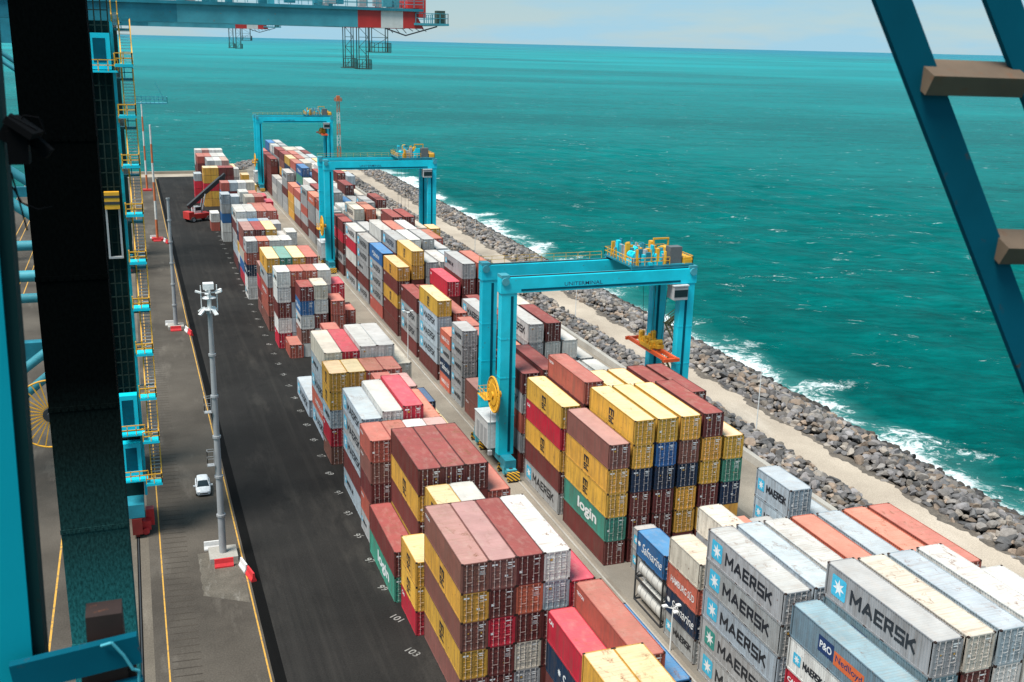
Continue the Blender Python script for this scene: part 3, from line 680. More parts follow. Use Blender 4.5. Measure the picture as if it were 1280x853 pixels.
# --- seaward block, from the near end
RB(50.3, 40, {0: (14.2, 'awRgg'), 1: (17.4, 'gaggmg'), 2: (17.3, 'cmgggg'), 3: (17.3, 'lwgggg'), 4: (17.4, 'wwgggg')})
RB(52.7, 20, {5: (16.9, 'wwgggg')})
RB(63.5, 40, {0: (14.45, 'ggGeg'.replace('G', 'l').replace('e', 'g')), 1: (14.5, 'lgggg'), 2: (14.5, 'wgggg'), 3: (14.5, 'omggg'), 4: (14.5, 'lgmgg'), 5: (14.5, 'omggg'), 6: (14.5, 'rmmgg')})
RB(76.5, 20, {0: (10.4, 'cong'), 1: (13.2, 'cgggg'), 2: (11.6, 'oggg'), 3: (11.2, 'gmgm')})
RB(79.9, 20, {4: (14.9, 'llggg'), 5: (11.8, 'lggg')})
RB(83.3, 20, {0: (7.9, 'BTT')}); RB(89.9, 20, {1: (4.9, 'gg')})
RB(96.9, 40, {0: (14.35, 'byytm'), 1: (16.85, 'yynmmm'), 2: (16.8, 'yBnmmm'), 3: (16.8, 'ybnyym'), 4: (16.85, 'myymym'), 5: (13.9, 'ytnym')})
RB(110.6, 40, {0: (14.05, 'yRymg'), 1: (16.9, 'rmmmgm'), 2: (11.6, 'mmmm'), 3: (14.2, 'ymmmm'), 4: (14.2, 'ymmmm'), 5: (14.4, 'mmgmm'), 6: (14.4, 'mmgmm')})
RB(124.3, 40, {0: (14.0, 'mgrgm'), 1: (14.3, 'mmggm'), 2: (11.6, 'rmmm'), 3: (8.7, 'wmm'), 4: (8.7, 'gmm'), 5: (5.8, 'mm'), 6: (5.8, 'mm')})
RB(137.8, 40, {0: (5.4, 'bb'), 1: (8.7, 'mgm'), 2: (11.0, 'ommm')}); RB(138.3, 20, {5: (8.7, 'gmm'), 6: (8.7, 'wwm')})
RB(145.2, 40, {3: (14.7, 'wgmgm'), 4: (14.7, 'mwggm'), 5: (11.8, 'wggg'), 6: (8.7, 'wgm')})
RB(151.6, 20, {0: (12.5, 'ggggg'), 1: (11.4, 'rmgm')}); RB(158.3, 20, {0: (9.8, 'ogno'), 1: (11.4, 'rmgm')})
RB(158.6, 40, {2: (12.9, 'gmmgm'), 3: (11.6, 'mggm'), 4: (14.4, 'cgmmm'), 5: (8.7, 'gmm')})
RB(166.0, 40, {0: (13.9, 'ylllm'), 1: (11.6, 'rmgm')})
RB(172.4, 20, {2: (8.7, 'mgm'), 3: (11.6, 'mggm')})
RB(179.8, 40, {0: (11.0, 'mggm'), 1: (10.8, 'mmgm'), 2: (13.8, 'Rmmgm'), 3: (17.0, 'gmmgmm'), 4: (17.0, 'rmmgmm'), 5: (14.0, 'gmmgm'), 6: (11.0, 'wgmm')})
RB(194.6, 40, {0: (13.7, 'ymymm'), 1: (16.7, 'yymmmm'), 2: (14.4, 'gggmm'), 3: (14.4, 'wgmmm'), 4: (14.3, 'lgmmm'), 5: (11.5, 'wgmm'), 6: (8.7, 'gmm')})
RB(207.9, 40, {0: (13.8, 'Bgggr'), 1: (16.4, 'gmmgmm'), 2: (16.4, 'wgmgmm'), 3: (16.4, 'ggmgmm'), 4: (14.4, 'ggmgm'), 5: (11.5, 'mgmm')})
RB(221.4, 40, {0: (13.6, 'gggmg'), 1: (16.2, 'wgmgmm'), 2: (16.2, 'rmmgmm'), 3: (16.2, 'wgmgmm'), 4: (14.4, 'rmgmm'), 5: (13.9, 'rmgmm')})
RB(233.6, 20, {6: (13.9, 'yymmm')})
RB(234.9, 40, {0: (13.6, 'wRwmg'), 1: (13.8, 'gmRgm'), 2: (14.2, 'wmgmm'), 3: (16.6, 'mmgmmm'), 4: (16.6, 'mmgmmm'), 5: (14.0, 'cmgmm')})
RB(250.4, 40, {0: (13.3, 'mRmgm'), 1: (16.2, 'cgmgmm'), 2: (16.1, 'ommgmm'), 3: (14.4, 'cgmgm'), 4: (14.4, 'cgmgm'), 5: (14.2, 'wgmgm')})
RB(264.2, 40, {0: (13.4, 'glmgm'), 1: (14.0, 'wmrgm'), 2: (14.2, 'gmwgm'), 3: (15.6, 'ggmgmm'), 4: (16.2, 'mmmgmm'), 5: (11.5, 'ggmm')})
fr = random.Random(5)
y = 278.
tops0 = dict(enumerate(['rwwmg', 'oggmg', 'ggrgm', 'rwgm', 'oyyy', 'ggmgg', 'ggg', 'gwg', 'mmmmm', 'mmmmm', 'rmgmm']))
k = 0
while y < 416:
    tp0 = tops0.get(k, '?????'); rows = {0: (2.64*len(tp0), tp0)}
    for r in range(1, 7):
        nl = fr.choice([5, 5, 6, 6]) if r < 5 else fr.choice([3, 4, 5])
        if y > 340 and 1 <= r <= 5: nl = 6 if r < 3 else 5
        tp = fr.choice('wwcwglyrmBw') if y > 330 else fr.choice('grmwmgcB')
        rows[r] = (nl*2.72, tp+'?'*(nl-1))
    RB(y, 40, rows); y += 13.6; k += 1

# which of them the camera sees, and how large
nB = len(BOX)
lo = np.array([[b_['x']-W_/2, b_['y']-LEN[b_['s']]/2, b_['z']] for b_ in BOX]); hi = np.array([[b_['x']+W_/2, b_['y']+LEN[b_['s']]/2, b_['z']+b_['h']] for b_ in BOX])
def area_seen():
    g = (np.arange(4)+.5)/4; U, V = [a.ravel() for a in np.meshgrid(g, g)]; S = np.zeros(nB); front = np.zeros(nB, bool)
    for face in range(3):
        P = np.zeros((nB, 16, 3)); d = hi-lo
        if face == 0: P[..., 0] = lo[:, None, 0]-.02; P[..., 1] = lo[:, None, 1]+d[:, None, 1]*U; P[..., 2] = lo[:, None, 2]+d[:, None, 2]*V; ar = d[:, 1]*d[:, 2]; nrm = np.array([-1, 0, 0])
        if face == 1: P[..., 1] = lo[:, None, 1]-.02; P[..., 0] = lo[:, None, 0]+d[:, None, 0]*U; P[..., 2] = lo[:, None, 2]+d[:, None, 2]*V; ar = d[:, 0]*d[:, 2]; nrm = np.array([0, -1, 0])
        if face == 2: P[..., 2] = hi[:, None, 2]+.02; P[..., 0] = lo[:, None, 0]+d[:, None, 0]*U; P[..., 1] = lo[:, None, 1]+d[:, None, 1]*V; ar = d[:, 0]*d[:, 1]; nrm = np.array([0, 0, 1])
        Q = P.reshape(-1, 3); px, py, dz = cam_px(Q); inside = (px > 0) & (px < 1280) & (py > 0) & (py < 853) & (dz > 1)
        D_ = CAM_P-Q; dist = np.linalg.norm(D_, axis=1); seen = inside.copy()
        for a in range(0, len(Q), 3000):
            sel = slice(a, a+3000)
            if not seen[sel].any(): continue
            q = Q[sel][:, None, :]; dd = D_[sel][:, None, :]; dd = np.where(np.abs(dd) < 1e-9, 1e-9, dd)
            t1 = (lo[None]-q)/dd; t2 = (hi[None]-q)/dd; tn = np.minimum(t1, t2).max(2); tf = np.maximum(t1, t2).min(2)
            seen[sel] &= ~((tf > np.maximum(tn, 1e-4)) & (tf > 0)).any(1)
        cosn = np.abs((D_/dist[:, None])@nrm); w_ = (seen*cosn/dist**2).reshape(nB, 16).mean(1)*ar; S += w_
        if face == 1: front = w_ > 0
    return S, front
SEEN, FRONT = area_seen()
order = np.argsort(-SEEN); single = set(int(i) for i in order[:300] if SEEN[i] > 0)
ORD = ['first', 'second', 'third', 'fourth', 'fifth', 'sixth', 'seventh', 'eighth', 'ninth', 'tenth', 'eleventh', 'twelfth']
NUM = {1: 'one', 2: 'two', 3: 'three', 4: 'four', 5: 'five', 6: 'six'}
ONES = 'zero one two three four five six seven eight nine ten eleven twelve thirteen fourteen fifteen sixteen seventeen eighteen nineteen'.split()
TENS = 'x x twenty thirty forty fifty sixty seventy eighty ninety'.split()
def in_words(n_):
    if n_ >= 100: return 'hundred-'+in_words(n_-100) if n_ < 200 else 'two-hundred-'+in_words(n_-200)
    return ONES[n_] if n_ < 20 else TENS[n_//10]+('-'+ONES[n_ % 10] if n_ % 10 else '')
def bay_phrase(b_):
    yf = b_['y']-LEN[b_['s']]/2
    if b_['blk'] == 'L':
        return 'beside painted slot '+in_words(int(round(103-(b_['y']-86.0)/3.2)))
    for a, t in ((55, 'second bay before tank stack'), (70, 'bay before tank stack'), (80.5, 'beside tank stack'), (92, 'in tank stack bay'), (100, 'bay after tank stack'), (115, 'second bay after tank stack'), (130, 'under spreader gantry')):
        if yf < a: return t
    return in_words(int(round((yf-129)/2)*2))+' metres past spreader gantry'
def logo_for(b_, r3):
    c, s = b_['c'], b_['s']
    if c in 'gl': return 'star' if r3.random() < .88 else 'starline'
    if c == 'y': return 'msc'
    if c == 't': return 'login'
    if c == 'w': return 'star' if r3.random() < .55 else None
    if c in 'nB': return 'saf'
    if c == 'R': return 'cai'
    if c == 'a': return 'po'
    if c in 'or': return 'ham' if r3.random() < (.75 if c == 'o' else .15) else 'tri'
    if c == 'c': return 'star' if r3.random() < .5 else None
    return r3.choice(['tri', 'tex', None, None, None])
mass_V, mass_F, mass_C, mass_M = [], [], [], []; moff = 0
tank_boxes = []; used = {}
for i, b_ in enumerate(BOX):
    r3 = random.Random(1000+i)
    if b_['c'] == 'T': tank_boxes.append(b_); continue
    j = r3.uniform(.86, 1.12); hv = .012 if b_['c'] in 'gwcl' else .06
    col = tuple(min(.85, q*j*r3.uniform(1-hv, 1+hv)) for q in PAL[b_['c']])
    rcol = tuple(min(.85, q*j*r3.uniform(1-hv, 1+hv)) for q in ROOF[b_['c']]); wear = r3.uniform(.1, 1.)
    if b_['c'] == 'w' and abs(b_['y']-82.7) < .3: wear = 1.
    if i not in single:
        d0, d1 = lo[i], hi[i]; V = np.array([[x, y_, z] for z in (d0[2]+.05, d1[2]-.05) for y_ in (d0[1]+.02, d1[1]-.02) for x in (d0[0]+.02, d1[0]-.02)]); V = np.concatenate([V, V[4:]])
        F_ = np.array([[0,1,5,4],[2,6,7,3],[0,4,6,2],[1,3,7,5],[8,9,11,10],[0,2,3,1]])
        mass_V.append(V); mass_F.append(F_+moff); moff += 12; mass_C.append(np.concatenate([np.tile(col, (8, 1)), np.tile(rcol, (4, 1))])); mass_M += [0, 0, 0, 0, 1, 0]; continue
    D = CM[b_['s']]; kz = b_['h']/H_
    lg = logo_for(b_, r3)
    if abs(b_['y']-69.6) < .2 and b_['row'] == 0: lg = 'starteal' if b_['i'] == 1 else 'star'
    if b_['blk'] == 'R' and abs(b_['y']-56.4) < .3 and b_['row'] == 0 and b_['c'] == 'w': lg = 'starline'
    if b_['blk'] == 'R' and abs(b_['y']-79.5) < .4 and b_['row'] == 0: lg = {'c': None, 'o': 'ham', 'n': 'saf', 'g': 'star'}[b_['c']]
    t = ob('container', D['walls'], None, (b_['x'], b_['y'], b_['z']), color=(*col, wear), scale=(1, 1, kz))
    size = '%d-foot' % b_['s']
    lvl = 'single box' if b_['n'] == 1 else ('top of %s' % NUM[b_['n']] if b_['i'] == b_['n']-1 else '%s up of %s' % (ORD[b_['i']], NUM[b_['n']]))
    rowp = '%s %s row' % (ORD[max(b_['row'], 0)], 'asphalt' if b_['blk'] == 'L' else 'aisle')
    lab = '%s %s box%s, %s, %s, %s' % (WORD[b_['c']], size, ' with '+LOGOWORD[lg] if lg else '', lvl, rowp, bay_phrase(b_))
    if len(lab.split()) > 16: lab = lab.replace(' box', '', 1) if len(lab.split()) == 17 else '%s %s box, %s, %s, %s' % (WORD[b_['c']], size, lvl, rowp, bay_phrase(b_))
    tag(t, lab, 'container', 'shipping containers stacked in the yard')
    ob('roof', D['roof'], t, color=(*rcol, wear)); ob('frame', D['frame'], t, color=col)
    if FRONT[i]:
        for sd_ in (0, 1):
            dr = ob('door', D['door%d' % sd_], t, color=(*col, wear))
            ob('lock_gear', D['gear%d' % sd_], dr, color=col)
        ob('markings', D['marks%d' % r3.randrange(5)], t)['kind'] = 'stuff'
    if lg and SEEN[i] > 0: ob('lettering', LOGO[lg, b_['s']], t)
MFm = np.concatenate(mass_F); me = tri_mesh('container_mass', np.concatenate(mass_V), MFm, np.concatenate(mass_C), ['mass_side', 'mass_roof'])
me.polygons.foreach_set('material_index', mass_M)
tag(ob('container_mass', me), 'crowded containers in the far and inner stacks of the yard', 'containers', kind='stuff')
# tank containers
for q, b_ in enumerate(tank_boxes):
    t = thing('tank_container', '%s tank in black frame under the blue box by the aisle' % ('upper white' if b_['i'] == 1 else 'lower white'), 'tank container', (b_['x'], b_['y'], b_['z']), group='framed tanks in one stack')
    h = b_['h']; hl, hw = LEN[20]/2, W_/2; mb = MB()
    for sx in (-1, 1):
        for sy in (-1, 1):
            mb.cbox((sx*(hw-.07), sy*(hl-.07), h/2), (.14, .14, h)); pass
        mb.cbox((sx*(hw-.06), 0, .09), (.12, LEN[20]-.28, .18)); mb.cbox((sx*(hw-.05), 0, h-.06), (.09, LEN[20]-.28, .1))
        mb.cbox((0, sx*(hl-.07), .09), (W_-.28, .13, .16)); mb.cbox((0, sx*(hl-.07), h-.07), (W_-.28, .13, .12))
        mb.beam((-hw+.1, sx*(hl-.07), .2), (hw-.1, sx*(hl-.07), h-.2), .07, .07)
    build(mb, 'frame', 'dark_metal', t)
    mb = MB(); zc = h/2+.03; rr = 1.14; ys = [-hl+.3, -hl+.45, -hl+.62, hl-.62, hl-.45, hl-.3]; rs = [.35, .8, rr, rr, .8, .35]
    vs = []; K = 28
    for y_, r_ in zip(ys, rs): vs += [(r_*math.cos(2*math.pi*a/K), y_, zc+r_*math.sin(2*math.pi*a/K)) for a in range(K)]
    fs = [(i*K+a, i*K+(a+1) % K, (i+1)*K+(a+1) % K, (i+1)*K+a) for i in range(5) for a in range(K)]+[tuple(range(K)), tuple(range(5*K, 6*K))]
    mb.add(vs, fs); s_ = build(mb, 'tank_shell', 'tank_white', t); smoothby(s_)
    for y_ in (-1.75, -.6, .6, 1.75):
        mb = MB(); vs = []
        for dy in (-.04, .04): vs += [((rr+.02)*math.cos(2*math.pi*a/K), y_+dy, zc+(rr+.02)*math.sin(2*math.pi*a/K)) for a in range(K)]
        mb.add(vs, [(a, (a+1) % K, K+(a+1) % K, K+a) for a in range(K)]); build(mb, 'band', 'light_grey', t)
    mb = MB(); mb.box(-.3, .3, -2, 2, h-.12, h-.07); build(mb, 'walkway', 'galvanised', t)

# ------------------------------------------------------------------ rubber-tyred gantries
def wheel_meshes(r, w):
    mb = MB(); K = 24; prof = [(-w/2, r*.62), (-w/2, r*.93), (-w*.36, r), (w*.36, r), (w/2, r*.93), (w/2, r*.62)]
    vs = [(x, q*math.cos(2*math.pi*a/K), q*math.sin(2*math.pi*a/K)) for x, q in prof for a in range(K)]
    mb.add(vs, [(i*K+a, i*K+(a+1) % K, (i+1)*K+(a+1) % K, (i+1)*K+a) for i in range(5) for a in range(K)])
    ty = mb.mesh('tyre', ['rubber'])
    mb = MB(); mb.tube((-w*.42, 0, 0), (w*.42, 0, 0), r*.63, 20); mb.tube((-w*.5, 0, 0), (w*.5, 0, 0), r*.22, 12); rm = mb.mesh('rim', ['light_grey'])
    return ty, rm
TY, RM = wheel_meshes(.78, .55)
def gantry(loc, label, spread=(24.2, 14.6)):
    t = thing('gantry_crane', label, 'gantry crane', loc, group='blue gantry cranes over the container rows')
    Bl = 'crane_blue'
    for y0 in (0., 8.):
        for x0 in (0., 25.8):
            mb = MB(); mb.box(x0, x0+2.1, y0, y0+1.3, 2.6, 24.8); o = build(mb, 'leg', Bl, t)
            mb = MB(); xs = x0+1.25 if x0 == 0 else x0+.75
            mb.box(xs, xs+.34, y0-.05, y0-.004, 3.0, 24.4)
            build(mb, 'dark_strip', 'near_teal_dark', o)  # narrow dark strip up the leg's front face
            mb = MB()
            mb.box(x0-.03, x0+2.13, y0-.03, y0+1.33, 0, .18); cm_ = mb.mesh('collar', [Bl])
            for z in (8, 13.3, 18.6): ob('collar', cm_, o, (0, 0, z))
        mb = MB(); mb.box(-.15, 28.05, y0-.1, y0+1.45, 24.8, 26.8); g_ = build(mb, 'girder', Bl, t)
        mb = MB(); mb.box(-.1, 28.0, y0+.45, y0+.75, 26.8, 26.93); build(mb, 'rail', 'dark_metal', g_)
        mb = MB(); mb.box(2.6, 25.6, y0-.14, y0-.105, 25.02, 25.3); build(mb, 'cable_tray', 'near_teal_dark', g_)
        mb = MB(); mb.rail([(-.1, y0+1.35 if y0 else y0-.02, 26.8), (18, y0+1.35 if y0 else y0-.02, 26.8)], 1.0, .022, 1.9)
        if y0: build(mb, 'handrail', 'safety_yellow', g_)
        for x0 in (-.15, 26.9):
            mb = MB(); mb.box(x0, x0+1.15, y0-.12, y0+1.47, 26.82, 27.2); mb.tube((x0+.55, y0-.35, 26.4), (x0+.55, y0-.1, 26.4), .5, 16); build(mb, 'end_fitting', 'crane_blue_old', g_)
        if y0 == 0:
            v, f = fit('UNITERMINAL', 5.4, .5, .004); mb = MB(); mb.add([(8.6+x, -.108, 25.42+yv) for x, yv in v], f); build(mb, 'lettering', 'navy_print', g_)
    for x0 in (.25, 26.2):
        mb = MB(); mb.box(x0, x0+1.5, -2.2, 11.5, 1.5, 2.6); mb.box(x0+.1, x0+1.4, 1.3, 8.0, 2.6, 2.9); build(mb, 'sill_beam', 'crane_teal', t)
        for yc in (-1.4, 10.7):
            mb = MB(); mb.box(x0+.1, x0+1.4, yc-1.5, yc+1.5, .85, 1.5); mb.box(x0-.02, x0+1.52, yc-.35, yc+.35, .5, 1.55)
            bo = build(mb, 'bogie', 'crane_blue_old', t)
            for s in (-1, 1):
                mb = MB(); mb.prism([(yc+s*1.75, .25), (yc+s*2.25, .3), (yc+s*2.0, 1.25), (yc+s*1.7, 1.35)], x0-.1, x0+1.6, 'x'); build(mb, 'guard', 'hazard', bo)
            for s in (-.85, .85):
                wh = bpy.data.objects.new('wheel', None); COL.objects.link(wh); wh.parent = t; wh.location = (x0+.75, yc+s, .78)
                ob('tyre', TY, wh); ob('rim', RM, wh)
    # electrical house, cable reel, ladder on the landward side
    mb = MB(); mb.box(-.9, 1.35, 1.9, 7.7, 2.92, 6.6); mb.box(-.98, 1.43, 1.82, 7.78, 6.6, 6.72); eh = build(mb, 'electrical_house', 'cabin_white', t)
    mb = MB()
    for y0 in (2.4, 4.0, 5.6): mb.box(-.93, -.905, y0, y0+1.1, 3.1, 5.6)
    build(mb, 'cabinet_door', 'light_grey', eh)
    rl = bpy.data.objects.new('cable_reel', None); COL.objects.link(rl); rl.parent = t; rl.location = (-1.0, -.4, 11.4)
    mb = MB(); K = 36; R = 2.35
    for a in range(K):
        p = (0, R*math.cos(2*math.pi*a/K), R*math.sin(2*math.pi*a/K)); q = (0, R*math.cos(2*math.pi*(a+1)/K), R*math.sin(2*math.pi*(a+1)/K)); mb.beam(p, q, .42, .09, up=(1, 0, 0)) if False else mb.tube(p, q, .13, 6)
    mb.v = mb.v; build(mb, 'rim', 'safety_yellow', rl)
    mb = MB(); mb.beam((0, .5, 0), (0, R, 0), .4, .07, up=(1, 0, 0)); sm_ = mb.mesh('spoke', ['safety_yellow'])
    for a in range(20): ob('spoke', sm_, rl, rot=(2*math.pi*a/20, 0, 0))
    mb = MB(); mb.tube((-.1, 0, 0), (.1, 0, 0), R*.62, 28); mb.tube((-.3, 0, 0), (1.0, 0, 0), .42, 14); build(mb, 'hub', 'safety_yellow', rl)
    mb = MB(); mb.rail([(-1.6, 1.2, 10.2), (-1.6, 4.2, 10.2), (0, 4.2, 10.2)], 1.0, .03, 1.0); mb.box(-1.7, 0, 1.1, 4.3, 10.1, 10.2); build(mb, 'reel_platform', 'safety_yellow', t)
    mb = MB(); mb.beam((-1.35, -.4, 9.2), (-1.35, -.4, 3.5), .08, .08); mb.cbox((-1.35, -.4, 3.3), (.5, .5, .6)); build(mb, 'trailing_cable', 'light_grey', t)
    # seaward stair tower between the legs
    mb = MB(); z = 2.9; s = 1
    while z < 23.6:
        a, b2 = ((27.6, 2.2, z), (27.6, 6.6, z+2.9)) if s > 0 else ((27.6, 6.6, z), (27.6, 2.2, z+2.9))
        for dx in (-.35, .35):
            mb.beam((a[0]+dx, a[1], a[2]), (b2[0]+dx, b2[1], b2[2]), .1, .3); mb.beam((a[0]+dx, a[1], a[2]+1), (b2[0]+dx, b2[1], b2[2]+1), .08, .08)
        for k in range(1, 11):
            q = Vector(a).lerp(Vector(b2), k/11); mb.cbox(q, (.66, .24, .03))
        yl = b2[1]; mb.box(27.2, 28.1, yl-.6, yl+.6, z+2.9, z+2.96); mb.rail([(28.05, yl-.6, z+2.95), (28.05, yl+.6, z+2.95)], 1, .025, .6)
        z += 2.9; s = -s
    build(mb, 'stair_tower', 'stair_yellow', t)
    # trolley
    tr = bpy.data.objects.new('trolley', None); COL.objects.link(tr); tr.parent = t; tr.location = (18.4, 0, 26.94)
    mb = MB(); mb.box(0, 9.2, .3, 9.3, .25, .5); mb.box(0, 9.2, .3, .7, 0, .3); mb.box(0, 9.2, 8.7, 9.1, 0, .3); build(mb, 'deck', 'crane_teal', tr)
    rr = random.Random(int(loc[1]))
    mb = MB()
    for k in range(70):
        x, y_ = rr.uniform(.3, 5.6), rr.uniform(.5, 8.5); d = (rr.uniform(.15, .8), rr.uniform(.2, .9), rr.uniform(.4, 2.5)); mb.cbox((x, y_, .5+d[2]/2), d, k % 6)
    for k in range(36): x, y_ = rr.uniform(.3, 5.6), rr.uniform(.5, 8.6); mb.tube((x, y_, .5), (x+rr.uniform(-.3, .3), y_, rr.uniform(1.4, 2.6)), .06, 6, k % 6)
    build(mb, 'motor_housing', ['crane_blue_old', 'safety_yellow', 'light_grey', 'crane_blue', 'safety_yellow', 'crane_teal'], tr)['kind'] = 'stuff'
    for x, y_ in ((1.2, 2.6), (3.1, 6.0), (4.2, 1.8)):
        mb = MB(); mb.tube((x, y_-.9, 1.5), (x, y_+.9, 1.5), .55, 16); mb.box(x-.5, x+.5, y_-1.1, y_+1.1, .5, .95); o = build(mb, 'winch_drum', 'crane_blue', tr); smoothby(o)
    mb = MB(); mb.box(5.9, 7.7, .9, 2.3, .5, 2.75); build(mb, 'control_cabinet', 'grey_cabinet', tr)
    mb = MB(); mb.beam((4.9, 4.0, .5), (4.9, 4.0, 3.4), .18, .18); mb.beam((7.1, 4.0, .5), (7.1, 4.0, 3.4), .18, .18); mb.beam((4.8, 4.0, 3.4), (7.2, 4.0, 3.4), .22, .22); build(mb, 'hoist_frame', 'safety_yellow', tr)
    mb = MB(); mb.rail([(0, .35, .5), (5.6, .35, .5)], 1.05, .035, .9); mb.rail([(0, .35, .5), (0, 9.2, .5), (9.1, 9.2, .5), (9.1, .35, .5), (7.9, .35, .5)], 1.05, .035, 1.0); build(mb, 'handrail', 'safety_yellow', tr)
    mb = MB(); mb.box(7.9, 9.3, .8, 4.2, .5, 1.3); mb.box(8.0, 9.0, 5, 8, .5, 1.6); build(mb, 'walk_box', 'safety_yellow', tr)
    mb = MB(); mb.box(6.1, 8.2, -.6, 1.4, -4.3, -2.4, 0); mb.box(6.0, 8.3, -.7, 1.5, -2.4, -2.25, 1); mb.box(6.15, 8.15, -.63, -.605, -3.9, -2.9, 2); build(mb, 'operator_cab', ['light_grey', 'cabin_white', 'car_glass'], tr)
    # spreader hanging on four falls
    sp = bpy.data.objects.new('spreader', None); COL.objects.link(sp); sp.parent = t; sp.location = (spread[0], 4.4, spread[1])
    mb = MB()
    for s in (-1, 1): mb.box(s*.75-.2, s*.75+.2, -6.0, 6.0, -.3, .2); mb.box(-1.22, 1.22, s*5.95-.2, s*5.95+.2, -.35, .1); mb.box(-1.0, 1.0, s*2.2-.15, s*2.2+.15, -.25, .15)
    build(mb, 'beam_frame', 'spreader_red', sp)
    mb = MB(); mb.box(-1.1, 1.1, -1.6, 1.6, .2, .75)
    for k in range(22):
        x, y_ = rr.uniform(-1.0, 1.0), rr.uniform(-2.6, 2.6); d_ = rr.uniform(.4, 1.6); mb.cbox((x, y_, .5+d_/2), (rr.uniform(.2, .5), rr.uniform(.2, .7), d_))
    for s in (-1, 1): mb.tube((-.9, s*1.2, 1.1), (.9, s*1.2, 1.1), .38, 14)
    build(mb, 'headblock', 'safety_yellow', sp)
    for sx in (-1, 1):
        for sy in (-1, 1):
            mb = MB(); mb.tube((sx*.8, sy*1.2, 1.2), (sx*1.0, sy*2.2, 27.2-spread[1]), .03, 5); build(mb, 'hoist_rope', 'dark_metal', sp)
    return t
gantry((43.5, 125, 0), 'blue gantry crane holding an orange-red spreader above maroon and yellow boxes')
gantry((43.5, 257, 0), 'blue gantry crane standing between the spreader gantry and the farthest gantry', (20.5, 3.2))
gantry((43.5, 401, 0), 'farthest blue gantry crane, beside the red-and-white lattice tower', (24.6, 20.5))

